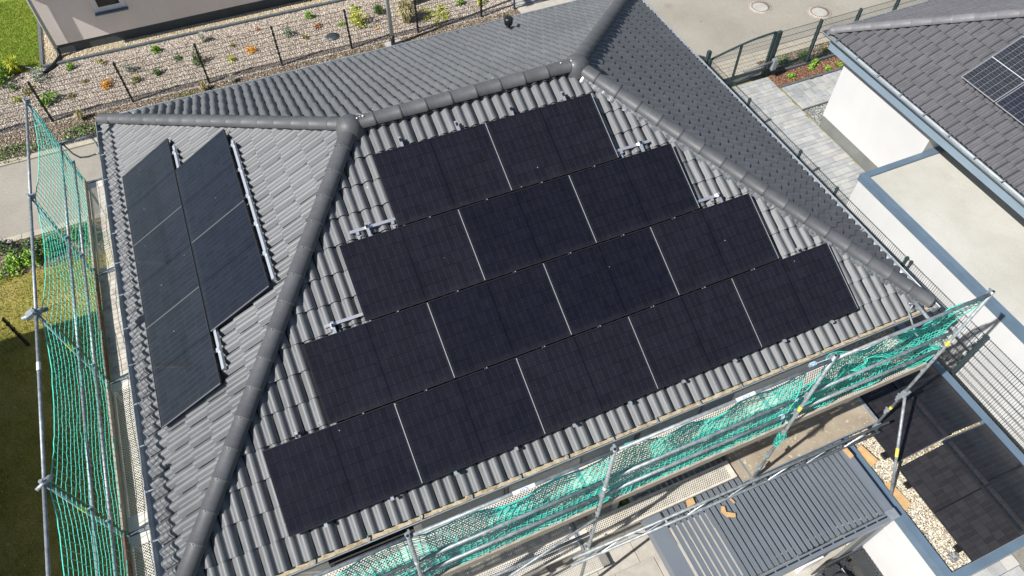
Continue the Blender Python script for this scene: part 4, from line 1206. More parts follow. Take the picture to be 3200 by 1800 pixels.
for lb, x, d in (('dark green tuft behind the street fence beside the gate', 16.95, .5), ('green tuft behind the street fence, second from the gate', 17.65, .5),
                 ('green tuft behind the street fence, third from the gate', 18.35, .45), ('green tuft behind the street fence nearest the tiled eave', 19.0, .5)):
    CL(lb, x, 9.45, d, .3, 'leaf_olive' if d < .5 else 'leaf_dark', n=200, size=.035, style='dome', group='tufts behind the street fence')
tr = thing('planter_trough', 'pale concrete trough below the front scaffold deck', 'planter', (6.6, .3, TZ))
MB().box(6.35, 6.75, .15, .50, TZ + .03, -1.05).build('trough', 'concrete', tr)
CL('dark bushy shrub in the shade below the scaffold deck', 7.05, .33, .75, .8, 'leaf_dark', n=420, size=.06, z=TZ, group=None)

# ------------------------------------------------------------------ fences
def mat_panel(A, B, z0, z1, vstep=.05, hstep=.20, r=.0035, double=True, sides=3, hr=1.25):
    """double-rod mesh mat between two points, bottom z0, top z1 (may be pairs)"""
    A, B = Vector((A[0], A[1], 0)), Vector((B[0], B[1], 0)); d = (B - A); L = d.length; d.normalize(); nrm = Vector((-d.y, d.x, 0))
    za = z0 if isinstance(z0, tuple) else (z0, z0)
    m_ = MB(); x = vstep / 2
    while x < L:
        zb = za[0] + (za[1] - za[0]) * x / L
        p = A + d * x; m_.tube([p + Vector((0, 0, zb)), p + Vector((0, 0, z1 + .02))], r, sides, False); x += vstep
    z = z1
    while z > min(za) + .03:
        for o_ in ((.007, -.007) if double else (0,)):
            m_.tube([A + nrm * o_ + Vector((0, 0, z)), B + nrm * o_ + Vector((0, 0, z))], r * hr, sides, False)
        z -= hstep
    return m_
def fence(label, posts, z0, z1, mat, name='mesh_fence', vstep=.05, hstep=.2, pw=.04, r=.0035, ext=None, double=True, pmat=None, group=None, hr=1.25):
    t = thing(name, label, 'fence', (posts[0][0], posts[0][1], 0), group)
    for i, p in enumerate(posts):
        zb = (z0[i] if isinstance(z0, list) else z0)
        MB().box(p[0] - pw / 2, p[0] + pw / 2, p[1] - pw * .75, p[1] + pw * .75, min(zb, 0) - .05, z1 + .03).build('post', pmat or mat, t)
        pc = MB()
        for z in np.arange(.2, z1, .2): pc.box(p[0] - pw / 2 - .012, p[0] + pw / 2 + .012, p[1] - pw * .75 - .012, p[1] + pw * .75 + .012, z - .012, z + .012)
        if pc.v: pc.build('clamp', pmat or mat, t, kind='stuff')
    for i in range(len(posts) - 1):
        zz = (z0[i], z0[i + 1]) if isinstance(z0, list) else z0
        mat_panel(posts[i], posts[i + 1], zz, z1, vstep, hstep, r, double, 3, hr).build('mesh_mat', mat, t, kind='stuff')
    return t
fence('low black mesh fence along the gravel garden behind the house', [(-4.19, 14.95)] + [(-2.16 + 2.022 * k, 14.95) for k in range(7)], .04, 1.23, 'fence_black', vstep=.066, hstep=.135, r=.0036, double=False, hr=1.9)
gp0 = [(14.0, 9.05), (14.02, 7.305), (14.03, 5.29), (14.03, 3.99), (14.06, 1.815), (14.10, -.265), (14.13, -2.3), (14.16, -4.4), (14.18, -6.4)]
fence('anthracite mesh fence between the tiled house and the white garage', gp0, [0.03, .03, .03, 0, -.5, -.8, -.9, -1, -1], 1.23, 'fence_green', hstep=.2)
fence('dark green mesh fence along the street beside the bark bed', [(16.21, 9.15), (17.53, 9.15), (18.85, 9.15), (20.17, 9.15), (21.49, 9.15), (22.8, 9.15)], .05, 1.40, 'fence_green', pw=.055)
fence('dark mesh fence standing in the shaded lawn at the left', [(-3.05, 7.9), (-4.85, 7.3)], [-.35, -.5], .75, 'fence_black', vstep=.08, double=False)
gate = thing('gate', 'dark green mesh gate with curved top across the paved path', 'gate', (15.1, 9.15, 0))
GX0, GX1 = 14.12, 16.04
def ztop(x):
    t = (x - GX0) / (GX1 - GX0); return 1.14 + .30 * math.sin(t * math.pi * .5)
MB().tube([(GX0 + (GX1 - GX0) * i / 14, 9.15, ztop(GX0 + (GX1 - GX0) * i / 14)) for i in range(15)], .028, 6).build('top_bar', 'fence_green', gate)
MB().box(GX0 - .02, GX1 + .02, 9.125, 9.175, .05, .10).build('bottom_bar', 'fence_green', gate)
MB().box(GX0 - .02, GX1 + .02, 9.13, 9.17, .28, .33).build('middle_bar', 'fence_green', gate)
for x in (GX0, 15.01, GX1): MB().box(x - .025, x + .025, 9.127, 9.173, .10, ztop(x) - .01).build('stile', 'fence_green', gate)
gm = MB(); x = GX0 + .05
while x < GX1: gm.tube([(x, 9.15, .33), (x, 9.15, ztop(x))], .0035, 3, False); x += .05
for z in np.arange(.43, 1.4, .135): 
    xa = GX0 if z < 1.14 else GX0 + (GX1 - GX0) * math.asin(min(1, (z - 1.14) / .30)) / (math.pi / 2)
    gm.tube([(xa, 9.15, z), (GX1, 9.15, z)], .0045, 3, False)
gm.build('mesh_mat', 'fence_green', gate, kind='stuff')
gm = MB(); x = GX0 + .03
while x < GX1: gm.tube([(x, 9.15, .1), (x, 9.15, .29)], .003, 3, False); x += .03
for z in (.14, .18, .22, .26): gm.tube([(GX0, 9.15, z), (GX1, 9.15, z)], .003, 3, False)
gm.build('infill_grid', 'fence_green', gate, kind='stuff')
MB().tube([(15.25, 9.05, .50), (16.18, 9.02, .58)], .035, 8).build('drive_arm', 'plinth_mid', gate)
MB().box(16.13, 16.25, 8.94, 9.06, .34, .66).build('motor_box', 'zinc', gate)
for x in (14.0, 16.14): MB().box(x - .045, x + .045, 9.105, 9.195, 0, 1.42).build('gate_post', 'fence_green', gate)

# ------------------------------------------------------------------ street furniture
lamp = thing('street_lamp', 'grey street lamp post on a small slab beside the gravel garden', 'street lamp', (7.08, 14.62, 0))
MB().tube([(7.08, 14.62, .3), (7.08, 14.62, 4.6)], .056, 14, True, .045).build('pole', 'pole_grey', lamp)
MB().tube([(7.08, 14.62, 0), (7.08, 14.62, .34)], .062, 14).build('sleeve', 'black_plastic', lamp)
MB().obox((7.08, 14.3, 4.66), Vector((.09, 0, 0)), Vector((0, .34, .03)), Vector((0, 0, .04))).build('lamp_head', 'anthracite', lamp)
slab = thing('lamp_base', 'small pale paving slab at the foot of the street lamp', 'paving slab', (7.1, 14.66, 0))
for i in range(3):
    for j in range(2): MB().box(6.86 + i * .165 + .003, 6.86 + (i + 1) * .165 - .003, 14.52 + j * .15 + .003, 14.52 + (j + 1) * .15 - .003, 0, .03 + rnd.uniform(0, .004)).build('paving_stone', 'concrete', slab)
cab = thing('utility_cabinet', 'white utility cabinet behind the tall straw coloured grass', 'cabinet', (8.03, 16.35, 0))
MB().box(7.88, 8.20, 16.28, 16.52, .0, 1.05).build('body', 'pvc_white', cab)
MB().box(7.92, 8.16, 16.268, 16.28, .25, 1.0).build('door', 'render_white', cab)
MB().box(7.86, 8.22, 16.26, 16.54, 1.05, 1.08).build('lid', 'pvc_white', cab)
sc_ = thing('shaft_cover', 'round dark shaft cover set in the garden gravel', 'shaft cover', (5.57, 15.73, 0))
MB().lathe((5.57, 15.73, .0), [(.20, 0), (.20, .025), (.185, .03)], 28).build('ring', 'plinth_dark', sc_)
MB().lathe((5.57, 15.73, .0), [(.18, 0), (.18, .031), (.05, .034), (.002, .034)], 28).build('lid', 'anthracite', sc_)
for lb, x, y in (('round manhole cover in the street, left of the pair', 18.05, 12.07), ('round manhole cover in the street, right of the pair', 19.55, 11.12)):
    t = thing('manhole_cover', lb, 'manhole cover', (x, y, 0), 'manhole covers in the street')
    MB().lathe((x, y, 0), [(.36, .0), (.36, .006), (.315, .010), (.31, .006)], 36).build('ring', 'toe_wood', t)
    MB().lathe((x, y, 0), [(.305, .0), (.305, .011), (.20, .012), (.002, .012)], 36).build('lid', 'concrete', t)
    for k in range(28):
        a_ = k * 2 * math.pi / 28
        MB().obox((x + .255 * math.cos(a_), y + .255 * math.sin(a_), .013), Vector((math.cos(a_), math.sin(a_), 0)) * .022, Vector((-math.sin(a_), math.cos(a_), 0)) * .016, Vector((0, 0, .004))).build('stud', 'toe_brown', t)
tag(MB().box(11.16, 12.9, 14.58, 14.90, 0, .05).build('threshold_slab', 'terrace_slab'), 'pale concrete strip at the far gate beyond the back roof edge', 'slab')
fence('grey mesh gate beyond the back roof edge at the top', [(11.05, 14.95), (12.05, 14.95), (13.4, 14.95)], .06, 1.2, 'anthracite', name='mesh_gate', hstep=.1)

# ------------------------------------------------------------------ beige house at the top left
bh = thing('neighbour_house', 'beige rendered house with dark plinth and white window', 'house', (5, 22, 0))
WY = 17.96; WX = -1.90
MB().box(WX, 14, WY, 27, .30, 2.75).build('wall', 'render_beige', bh)
MB().box(WX + .02, 13.98, WY + .02, 26.98, -.1, .30).build('plinth', 'plinth_dark', bh)
rf = MB(); rx0, rx1, ry0, ry1, rz = -2.42, 14.5, WY - .62, 27.6, 2.42
rf.box(rx0, rx1, ry0, ry1, rz, rz + .14)
rf.add([(rx0, ry0, rz + .14), (rx1, ry0, rz + .14), (rx1, ry1, rz + .14), (rx0, ry1, rz + .14), (rx0 + 4.5, 22.3, 4.9), (rx1 - 4.5, 22.3, 4.9)], [(0, 1, 5, 4), (1, 2, 5), (2, 3, 4, 5), (3, 0, 4)])
rf.build('roof', 'tile_grey', bh)
wi = MB().box(-.42, .36, WY - .02, WY + .10, 1.05, 2.2)
w0 = MB()
w0.box(-.42, .37, WY - .03, WY - .004, 1.02, 1.09).box(-.42, -.35, WY - .03, WY - .004, 1.09, 2.2).box(.30, .37, WY - .03, WY - .004, 1.09, 2.2)
w0.box(-.35, .30, WY - .022, WY - .004, 1.09, 1.14).box(-.35, -.31, WY - .022, WY - .004, 1.14, 2.2).box(.26, .30, WY - .022, WY - .004, 1.14, 2.2)
win = w0.build('window', 'pvc_white', bh)
MB().box(-.31, .26, WY - .014, WY - .006, 1.14, 2.2).build('pane', 'dark_glass', win)
MB().box(-.47, .42, WY - .14, WY - .002, .965, .99).build('sill', 'cap_metal', win)
dp = MB().tube([(WX + .09, WY - .11, .24), (WX + .09, WY - .11, 2.25), (WX + .06, WY - .3, 2.4)], .045, 10)
dpo = dp.build('downpipe', 'pole_grey', bh)
pe = MB().tube([(WX + .09, WY - .11, .30), (WX + .09, WY - .11, .10), (WX + .05, WY - .20, .05), (WX - .05, WY - .42, .055), (WX - .20, WY - .62, .05), (WX - .42, WY - .75, .05)], .055, 10)
tag(pe.build('drain_hose', 'black_plastic'), 'black corrugated drain hose curving away from the downpipe', 'hose')
tag(MB().obox((WX - .47, WY - .78, .04), Vector((.06, .02, 0)), Vector((-.02, .05, 0)), Vector((0, 0, .03))).build('stone_block', 'concrete'), 'pale stone block at the end of the black drain hose', 'stone')
arch = MB().tube([(-3.4, 17.35, .02), (-3.2, 17.6, .12), (-2.9, 17.65, .14), (-2.6, 17.5, .1), (-2.42, 17.3, .02)], .03, 6)
tag(arch.build('bed_border', 'anthracite'), 'curved dark border strip around the bush by the bright lawn', 'border')

# ------------------------------------------------------------------ right hand neighbour: house and garage
nh = thing('neighbour_house', 'white neighbour house under a brown grey tiled hip roof', 'house', (22, 0, 0))
NX = 16.22
MB().box(NX, 28, 3.96, 6.86, .37, 2.6).build('wall', 'render_white', nh)
MB().box(NX + .015, 27.9, 3.97, 6.845, -.2, .37).build('plinth', 'plinth_mid', nh)
MB().box(17.02, 28, -9, 3.955, -1.7, 2.6).build('wall', 'render_white', nh)
NE = Vector((15.80, 7.27, 2.68)); NP = R(27)
cN, sN = math.cos(NP), math.sin(NP)
NLn = 16.3
MB().box(15.87, 30, NE.y - NLn, NE.y - .06, NE.z - .46, NE.z - .075).build('eaves_box', 'eave_blue', nh)
rx = 6.0                                   # horizontal run of the side slopes
VN = rx / cN
dk = MB(); e3 = Vector((0, 0, -.06)); top1 = NE + Vector((rx, -rx, rx * math.tan(NP))); 
P0_, P1_ = NE, NE + Vector((0, -NLn, 0)); top0 = P1_ + Vector((rx, rx, rx * math.tan(NP)))
P2_ = NE + Vector((2 * rx + 3, 0, 0)); top2 = NE + Vector((rx + 3, -rx, rx * math.tan(NP)))
dk.add([v + e3 for v in (P0_, P1_, top0, top1, P2_, top2)], [(0, 1, 2, 3), (4, 0, 3, 5)])
dk.build('roof_deck', 'underlay', nh)
NPX = [(.0, 1)]
recs = tile_slope(NE, (0, -1, 0), (cN, 0, sN), NLn, VN, [(-1, rx / VN, 0.0), (1, rx / VN, NLn), (0, 1, VN)], [(3.1 / .79, 4.8 / .79, 1.1 / .79, 2.2 / .79)], 0.1, 0.0, .79)
recs += tile_slope(P2_, (-1, 0, 0), (0, -cN, sN), 2 * rx + 3, VN, [(-1, rx / VN, 0.0), (1, rx / VN, 2 * rx + 3), (0, 1, VN)], None, 0.1, 0.0, .79)
lay_tiles(recs, nh, 'tile_brown')
cap_run(NE + Vector((.02, -.02, 0)), top1, nh, 'cap_brown', .035, r0=.112, r1=.102, expo=.40)
MB().lathe((NE.x + .05, NE.y - .05, NE.z + .02), [(.13, -.03), (.125, .04), (.09, .09), (.03, .115), (.004, .118)], 16).build('end_cap', 'cap_brown', nh)
gutter(P0_, P1_, (-1, 0, 0), 'zinc', .078, nh); gutter(P2_, P0_, (0, 1, 0), 'zinc', .078, nh)
MB().box(15.84, 16.0, NE.y - NLn, NE.y - .2, NE.z - .09, NE.z - .075).build('drip_edge', 'zinc', nh)
# silver framed panels, portrait, on that slope
NN = Vector((-sN, 0, cN)); NU = Vector((cN, 0, sN))
def nplane(y, b, h): return Vector((NE.x, y, NE.z)) + NU * b + NN * h
for tx, r_ in (('silver framed solar panel with its corner nearest the neighbour eave hip', 0), ('silver framed solar panel below the first one on the neighbour roof', 1)):
    sc2 = .79
    O = nplane(4.29 - r_ * (PH * sc2 + .03), .94, .12) - Vector((0, PH * sc2, 0))
    X, Y = NU, Vector((0, 1, 0))
    solar_panel(frame_matrix(O, X, Y, X.cross(Y)) @ Matrix.Scale(sc2, 4), tx, 'solar panels on the neighbour roof', PVG)

ga = thing('garage', 'white flat roofed garage with blue grey metal edge behind the fence', 'garage', (15.7, -2, -1.7))
KX0, KX1, KY0, KY1, KZ = 14.47, 16.98, -9.0, 3.95, 1.50
MB().box(KX0 + .03, KX1 - .0, KY0, KY1 - .03, -1.8, KZ - .12).build('wall', 'render_white', ga)
pc = MB()
for b_ in ((KX0, KX0 + .14, KY0, KY1 - .14), (KX1 - .12, KX1, KY0, KY1 - .14), (KX0, KX1, KY1 - .14, KY1)): pc.box(*b_, KZ - .14, KZ + .03)
pc.build('parapet_cap', 'cap_metal', ga)
MB().box(KX0 + .14, KX1 - .12, KY0, KY1 - .14, KZ - .12, KZ - .03).build('roof_surface', 'roof_concrete', ga)

# tall flat roofed block, added out of view at the left to shade the lawn
ob = thing('shadow_building', 'tall plain flat roofed block added out of view to shade the lawn', 'shadow_building', (-9, 0, TZ))
MB().box(-13, -5.0, -8, 7.2, -2.2, 4.4).build('wall', 'plinth_mid', ob)
MB().box(-13.06, -4.94, -8.06, 7.26, 4.4, 4.55).build('parapet_cap', 'cap_metal', ob)
for y in (-5.5, -2, 1.5, 4.6):
    for z in (-.9, 1.9):
        wo = MB().box(-5.0, -4.96, y, y + 1.2, z, z + 1.5).build('window', 'pvc_white', ob)
        MB().box(-4.97, -4.95, y + .08, y + 1.12, z + .08, z + 1.42).build('pane', 'dark_glass', wo)

# ------------------------------------------------------------------ scaffolds
def lerp(a, b, t): return a + (b - a) * t
TUBE = .0245
def tube_part(nm, pts, owner, r=TUBE, mat='galv', n=8):
    return MB().tube(pts, r, n).build(nm, mat, owner)
def coupler(p, owner, s=.034):
    return MB().obox(p, Vector((s, .008, 0)), Vector((-.006, s * .8, 0)), Vector((0, 0, s))).obox(Vector(p) + Vector((s * .9, s * .5, .02)), Vector((.012, 0, 0)), Vector((0, .03, 0)), Vector((0, 0, .012))).build('coupler', 'galv', owner)
def plank(owner, x0, y0, z, L, W, along, mat, th=.055):
    """deck plank; local x along its length"""
    m_ = MB(); m_.quad((0, .004, 0), (L, .004, 0), (L, W - .004, 0), (0, W - .004, 0))
    m_.box(0, L, 0, .022, -th, .010).box(0, L, W - .022, W, -th, .010).box(0, .03, .022, W - .022, -th, -.002).box(L - .03, L, .022, W - .022, -th, -.002)
    o = m_.build('deck_plank', mat)
    Xv = Vector((0, -1, 0)) if along == 'y' else Vector((1, 0, 0)); Yv = Vector((0, 0, 1)).cross(Xv)
    o.matrix_basis = frame_matrix((x0, y0, z), Xv, Yv, (0, 0, 1)); setpar(o, owner)
    return o
def sticker(owner, a_, b_, t0, t1, mat, r=TUBE + .0015):
    a_, b_ = Vector(a_), Vector(b_)
    return MB().tube([a_.lerp(b_, t0), a_.lerp(b_, t1)], r, 10, False).build('sticker', mat, owner)

# left: along the hip eave
sl_ = thing('scaffold', 'scaffold with perforated deck along the left eave', 'scaffold', (-.745, 4.3, -1.5))
LY = [9.34, 6.79, 4.36, 1.67, -.90]
LZ = 2.30
def lx(z): return -.745 - .10 * max(0, (z - LZ) / 2.05)
for i, y in enumerate(LY):
    zt = 4.42
    st = tube_part('standard', [(-.745, y, gz(-.745, y)), (-.745, y, LZ), (lx(zt), y, zt)], sl_)
    if i in (2, 3): sticker(st, (lx(3.3), y, 3.3), (lx(3.9), y, 3.9), .1, .45, 'yellow')
    MB().box(-.74, -.06, y - .025, y + .025, LZ - .07, LZ - .005).build('transom', 'galv', sl_)
    MB().box(-.72, -.10, y - .022, y + .022, LZ + .002, LZ + .012).build('plank_hold_down', 'galv', sl_)
    for z in (4.33, 3.3, 2.82): coupler((lx(z) + .03, y + .03, z), sl_)
for i in range(4):
    ya, yb = LY[i], LY[i + 1]
    for z in (4.33, 3.30, 2.82):
        off = .05 if z < 4 else -.0
        g_ = tube_part('guard_rail', [(lx(z) + off, ya + .06, z + (.012 if i % 2 else 0)), (lx(z) + off + .002, yb - .06, z)], sl_)
        if z > 4 and i in (1, 2): sticker(g_, (lx(z) + off, ya, z), (lx(z) + off, yb, z), .32, .37, 'sticker_white')
        if z == 3.3 and i == 1: sticker(g_, (lx(z) + off, ya, z), (lx(z) + off, yb, z), .22, .25, 'red')
    MB().box(-.725, -.695, yb + .03, ya - .03, LZ + .01, LZ + .16).build('toe_board', 'toe_wood' if i % 2 == 0 else 'toe_brown', sl_)
    mt = ['plank_perf', 'plank_plate', 'plank_perf', 'plank_perf'][i]
    plank(sl_, -.685, ya - .035, LZ, ya - yb - .07, .305, 'y', mt)
    plank(sl_, -.372, ya - .035, LZ, ya - yb - .07, .305, 'y', mt)
ug = MB().tube([(-.80, 9.40, 3.30), (-.13, 9.40, 3.29)], .028, 10); ug.build('end_rail', 'galv', sl_)
ug = MB().tube([(-.72, 9.40, 3.28), (-.66, 9.41, 3.0), (-.58, 9.41, 2.87), (-.45, 9.41, 2.84), (-.25, 9.41, 2.86), (-.18, 9.41, 2.95), (-.20, 9.40, 3.27)], .017, 8); ug.build('end_hoop', 'galv', sl_)
MB().obox((-.90, 4.36, 4.36), Vector((.055, .01, .02)), Vector((0, .06, 0)), Vector((-.01, 0, .03))).build('clamp_plate', 'zinc', sl_)
tube_part('tie_tube', [(-1.02, 4.32, 4.36), (-.70, 4.42, 4.30)], sl_, .03)
tube_part('tie_tube', [(-.92, 1.60, 4.36), (-.74, 1.72, 4.36)], sl_, .026)

# front: along the long eave
sf_ = thing('scaffold', 'scaffold with two deck levels along the front eave', 'scaffold', (5.5, -.75, TZ))
FX = [.37, 2.936, 5.51, 8.70, 11.40]
FY = -.755; FZ = 2.58; FZ2 = .73
tz_ = [4.66, 4.66, 4.66, 4.72, 4.66]
for i, x in enumerate(FX):
    zb = gz(x, FY) if i < 3 else .45
    st = tube_part('standard', [(x, FY, TZ + .02 if i < 3 else .30), (x, FY, tz_[i])], sf_, .026, 'galv', 12)
    MB().tube([(x, FY, tz_[i] - .02), (x, FY, tz_[i] + .001)], .019, 10).build('bore', 'alu_dark', st)
    if i == 1: sticker(st, (x, FY, 3.2), (x, FY, 4.4), .40, .48, 'sticker_white', .0285)
    if i == 2: sticker(st, (x, FY, 3.2), (x, FY, 4.4), .20, .27, 'sticker_white', .0285); sticker(st, (x, FY, .95), (x, FY, 1.3), .0, .25, 'yellow', .0285)
    if i == 3: sticker(st, (x, FY, 3.2), (x, FY, 4.4), .02, .12, 'yellow', .0285); sticker(st, (x, FY, 1.5), (x, FY, 2.0), .1, .25, 'yellow', .0285)
    if i == 4: sticker(st, (x, FY, 3.0), (x, FY, 4.0), .30, .42, 'yellow', .0285); sticker(st, (x, FY, 1.2), (x, FY, 1.6), .1, .3, 'yellow', .0285)
    MB().box(x - .03, x + .03, FY, -.0, FZ - .075, FZ - .006).build('transom', 'galv', sf_)
    MB().box(x - .03, x + .03, FY, .0, FZ2 - .075, FZ2 - .006).build('transom', 'galv', sf_)
    MB().box(x - .018, x + .018, FY + .04, -.02, FZ + .001, FZ + .012).build('plank_hold_down', 'zinc', sf_)
    MB().box(x - .05, x - .02, FY + .04, -.02, FZ2 + .001, FZ2 + .012).build('plank_hold_down', 'zinc', sf_)
    for z in (4.60, 3.6, 3.1, 1.62, 1.12): 
        coupler((x + .0, FY + .035, z), sf_, .028)
def ledger(nm, i, z, y, r=TUBE, sag=0.0):
    xa, xb = FX[i], FX[i + 1]
    return tube_part(nm, [(xa + .02, y, z), ((xa + xb) / 2, y, z - sag), (xb - .02, y, z)], sf_, r)
rails = {}
for i in range(4):
    rails[i] = ledger('guard_rail', i, 4.60, FY + .005, .0245, .012)
    ledger('guard_rail', i, 3.60, FY + .045); ledger('guard_rail', i, 3.10, FY + .045)
    xa, xb = FX[i], FX[i + 1]
    MB().box(xa + .03, xb - .03, FY + .02, FY + .05, FZ + .01, FZ + .16).build('toe_board', 'toe_wood', sf_)
    for y in (-.690 + .01, -.355): plank(sf_, xa + .035, y, FZ, xb - xa - .07, .320, 'x', 'plank_perf' if i != 2 else 'plank_perf_long')
# lower level
for y in (-.01 - .32, -.665): plank(sf_, FX[1] + .04, y, FZ2, FX[2] - FX[1] - .10, .315, 'x', 'plank_perf')
for y in (-.01 - .32, -.665): plank(sf_, FX[0] + .04, y, FZ2, FX[1] - FX[0] - .10, .315, 'x', 'plank_perf')
plank(sf_, FX[2] + .03, -.615, FZ2, 2.93, .315, 'x', 'plank_perf_long')
plank(sf_, FX[1] + 1.2, -.60, TZ + .35, 2.0, .30, 'x', 'plank_perf')
MB().box(FX[3] - .18, FX[4] + .0, -.73, -.08, FZ2 - .05, FZ2).build('deck_board', 'plywood', sf_)
MB().box(FX[3] - .18, FX[4] + .0, -.75, -.733, FZ2 - .06, FZ2 + .008).build('deck_edge', 'zinc', sf_)
tube_part('brace', [(FX[2] - .03, FY - .03, 2.45), (FX[1] + .03, FY - .03, .70)], sf_, .021)
tube_part('guard_rail', [(FX[2] - .02, FY + .04, 1.62), (FX[1] + .02, FY + .04, 1.58)], sf_)
tube_part('brace', [(FX[1] + .1, FY - .03, 2.45), (FX[0] + .03, FY - .03, .70)], sf_, .021)
# lattice girder carrying the two right bays
lat_y = -.81
za0, za1 = 1.00, .74
def laty(x): return lerp(-.80, -.90, (x - 5.2) / 6.1)
def latz(x, top): return 1.02 if top else .64
gd = MB().tube([(5.2, lat_y, latz(5.2, 1)), (11.35, laty(11.35), latz(11.65, 1))], .0245, 10).build('lattice_chord', 'galv', sf_)
gd = MB().tube([(5.2, lat_y, latz(5.2, 0)), (11.35, laty(11.35), latz(11.65, 0))], .0245, 10).build('lattice_chord', 'galv', sf_)
x = 5.75; k = 0
while x < 10.6:
    MB().bar((x, laty(x), latz(x, 0)), (x + .42, laty(x + .4), latz(x + .42, 1)), .022, .014, (0, 1, 0)).build('lattice_diagonal', 'pvc_white' if k % 2 == 0 else 'galv', sf_)
    MB().bar((x + .46, laty(x + .4), latz(x + .46, 1)), (x + .78, laty(x + .8), latz(x + .78, 0)), .022, .014, (0, 1, 0)).build('lattice_diagonal', 'galv', sf_)
    x += .80; k += 1
# raker down to the gravel and end guard
rk = tube_part('raker', [(11.42, -.77, 1.79), (10.89, -1.90, AZ - .03)], sf_, .026, 'galv', 12)
sticker(rk, (11.42, -.77, 1.79), (10.89, -1.90, AZ - .03), .52, .60, 'yellow', .0285)
coupler((11.41, -.77, 1.80), sf_, .06); coupler((8.70, -.79, .75), sf_, .055); coupler((5.52, -.79, .95), sf_, .06); coupler((11.40, -.79, .62), sf_, .06)
tube_part('end_rail', [(11.40, .02, 3.43), (11.41, -.74, 3.36)], sf_, .030, 'galv', 10)
MB().tube([(11.42, .03, 3.40), (11.39, .0, 3.20), (11.36, -.30, 3.02), (11.38, -.62, 2.95), (11.40, -.74, 2.96)], .017, 8).build('end_hoop', 'galv', sf_)
MB().tube([(11.30, .05, 3.42), (11.38, .0, 3.41)], .02, 8).build('hook', 'galv', sf_)
for x, z in ((8.70, 1.15), (8.70, 1.62), (11.40, 1.15), (11.40, 1.62)):
    MB().box(x - .10, x - .02, FY - .03, FY + .01, z, z + .07).build('wedge_pocket', 'zinc', sf_)
# maker's stickers with lettering on the top rail
def word(owner, txt, P, Xd, Yd, size, mat='blue_ink'):
    cu = bpy.data.curves.new('lettering', 'FONT'); cu.body = txt; cu.size = size; cu.align_x = 'CENTER'; cu.align_y = 'CENTER'
    to = bpy.data.objects.new('lettering', cu); COL.objects.link(to)
    dg = bpy.context.evaluated_depsgraph_get(); dg.update()
    me = bpy.data.meshes.new_from_object(to.evaluated_get(dg)); bpy.data.objects.remove(to)
    me.materials.clear(); me.materials.append(M[mat])
    Xd, Yd = Vector(Xd).normalized(), Vector(Yd).normalized()
    return inst('lettering', me, frame_matrix(P, Xd, Yd, Xd.cross(Yd)), owner)
vdir = (CAMP - Vector((4.3, FY, 4.6))).normalized()
for i, x in ((1, 4.33), (2, 7.36)):
    P = Vector((x, FY + .005, 4.59))
    s_ = MB().tube([P - Vector((.14, 0, 0)), P + Vector((.14, 0, 0))], .0262, 10, False).build('sticker', 'sticker_white', rails[i])
    nv = Vector((0, vdir.y, vdir.z)).normalized()
    word(rails[i], 'ALFIX', P + nv * .0275, (-1, 0, 0), nv.cross(Vector((-1, 0, 0))), .045)

# ------------------------------------------------------------------ safety nets
def net(name, label, P, ns, nt, r=.0042, seed=1, jit=.0035, border=True, skip=None, owner=None):
    """cord mesh from a surface P(s,t); strands are three-sided tubes, joined"""
    g = np.random.default_rng(seed)
    G = np.array([[P(i / ns, j / nt) for j in range(nt + 1)] for i in range(ns + 1)], float)
    G += g.normal(0, jit, G.shape)
    V, F = [], []
    def strand(pts, rr):
        pts = np.asarray(pts); n = len(pts); d = np.gradient(pts, axis=0); d /= np.linalg.norm(d, axis=1)[:, None] + 1e-9
        a_ = np.cross(d, [0.31, 0.52, 0.79]); a_ /= np.linalg.norm(a_, axis=1)[:, None] + 1e-9; b_ = np.cross(d, a_)
        o = sum(len(v) for v in V)
        ring = np.stack([pts + rr * (math.cos(q) * a_ + math.sin(q) * b_) for q in (0, 2.094, 4.189)], 1)
        V.append(ring.reshape(-1, 3))
        idx = o + np.arange((n - 1) * 3).reshape(n - 1, 3)
        for k in range(3):
            k2 = (k + 1) % 3
            F.append(np.stack([idx[:, k], idx[:, k2], idx[:, k2] + 3, idx[:, k] + 3], 1))
    for i in range(ns + 1): strand(G[i], r * (1.7 if border and i in (0, ns) else 1))
    for j in range(nt + 1): strand(G[:, j], r * (1.8 if border and j in (0, nt) else 1))
    o = bpy.data.objects.new(name, np_mesh(name, np.concatenate(V), np.concatenate(F), 'cord')); COL.objects.link(o)
    if label: tag(o, label, 'safety net')
    return o
def netL(s, t):
    y = 9.30 - s * 10.1
    # droop of the upper edge between the standards
    k = 0; sg = 0
    for a_, b_ in zip(LY[:-1], LY[1:]):
        if b_ <= y <= a_: u = (a_ - y) / (a_ - b_); sg = 4 * u * (1 - u)
    top = 4.30 - .14 * sg
    bot = LZ + .06 + .03 * math.sin(y * 3)
    z = lerp(bot, top, t)
    x = lx(z) + .05 + .03 * sg * t + .02 * math.sin(t * 3.1416) * math.sin(y * 1.7)
    if y > 8.2: z = lerp(bot, top, t) ; x += .0
    yy = y + .03 * math.sin(t * 4 + y * .6)
    return (x, yy, z)
net('safety_net', 'green safety net hanging from the scaffold along the left eave', netL, 88, 17, .0048, 3)
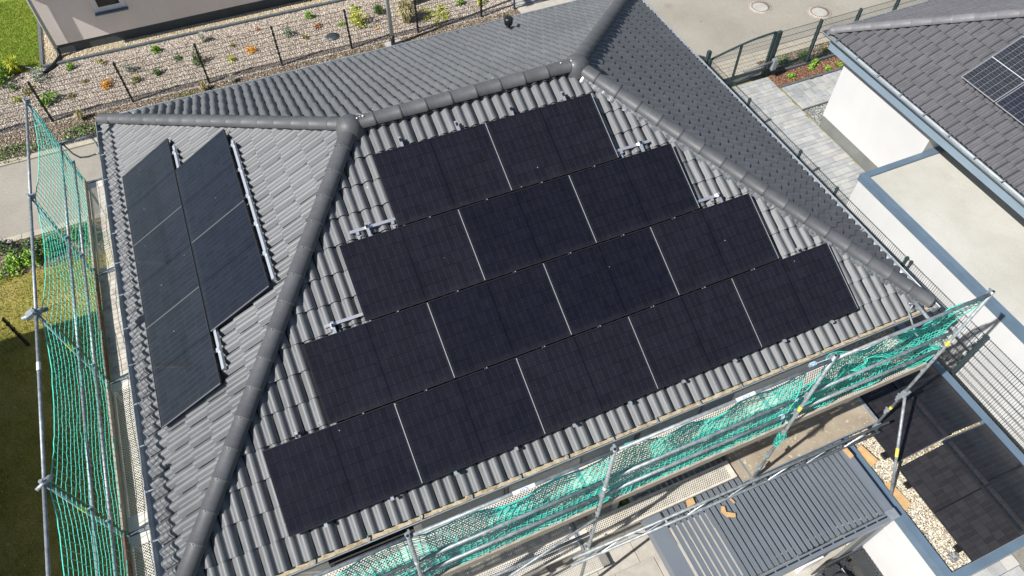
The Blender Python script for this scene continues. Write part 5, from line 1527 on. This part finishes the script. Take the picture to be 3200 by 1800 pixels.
def netF(s, t):
    x = .4 + s * 8.25
    sg = 0
    for a_, b_ in zip(FX[:-1], FX[1:]):
        if a_ <= x <= b_: u = (x - a_) / (b_ - a_); sg = 4 * u * (1 - u)
    top = 4.47 - .26 * sg; bot = FZ + .07
    z = lerp(bot, top, t)
    sh = .28 * math.sin((x - 2.9) * .9) * t * (1 if x > 5.5 else .35)
    y = FY + .06 + .08 * sg * math.sin(t * 3.1) + .03 * math.sin(x * 6 + t * 5)
    return (x + sh, y, z)
net('safety_net', 'green safety net on the front scaffold, left and middle bays', netF, 100, 24, .0064, 4)
def netG(s, t):
    x = 8.72 + s * 2.66; u = s; sg = 4 * u * (1 - u)
    top = 4.52 - .30 * sg; bot = FZ + .10 + .12 * math.sin(s * 7) ** 2
    z = lerp(bot, top, t)
    return (x + .34 * (t - .5) * sg + .05 * math.sin(t * 9 + s * 6), FY + .09 + .22 * sg * math.sin(t * 3.1) + .04 * math.sin(s * 17 + t * 7), z)
net('safety_net', 'bunched green safety net at the right corner of the front scaffold', netG, 46, 26, .0055, 5, .006)
def netH(s, t):
    x = 8.9 + s * 2.35
    return (x + .22 * t * math.sin(s * 9), FY + .16 + .16 * math.sin(t * 3.1 + s) + .05 * math.sin(s * 23 + t * 9), 2.72 + .95 * t * (.35 + .65 * math.sin(s * 3.0)) + .05 * math.sin(s * 15))
net('safety_net', 'loose fold of green net bundled behind the rails near the right corner', netH, 46, 16, .005, 6, .009)
def netT(s, t):
    a_ = s * 6.283
    return (8.66 + .06 * math.cos(a_) * (1 - .5 * t), FY - .02 + .05 * math.sin(a_) * (1 - .4 * t), 2.5 - .35 * t)
net('net_tail', 'knotted tail of green net wrapped round the third front post', netT, 9, 8, .004, 8, .02)
rp = MB()
for P, Q in (((8.40, FY + .05, 4.60), (8.62, FY + .05, 4.60)), ((8.5, FY + .05, 3.6), (8.66, FY + .05, 3.6)), ((8.45, FY + .05, 3.1), (8.6, FY + .05, 3.1))):
    for k in range(3):
        x = P[0] + k * .022
        rp.tube([(x + .02 * math.sin(a_), P[1] + .029 * math.cos(a_), P[2] + .029 * math.sin(a_)) for a_ in [q * .7 for q in range(10)]], .004, 4, False)
    rp.tube([P, (8.66, FY + .03, P[2] + .02), (8.70, FY, P[2] - .1)], .005, 4, False)
tag(rp.build('rope', 'rope_blue'), 'pale blue rope lashing the rails to the third front post', 'rope')
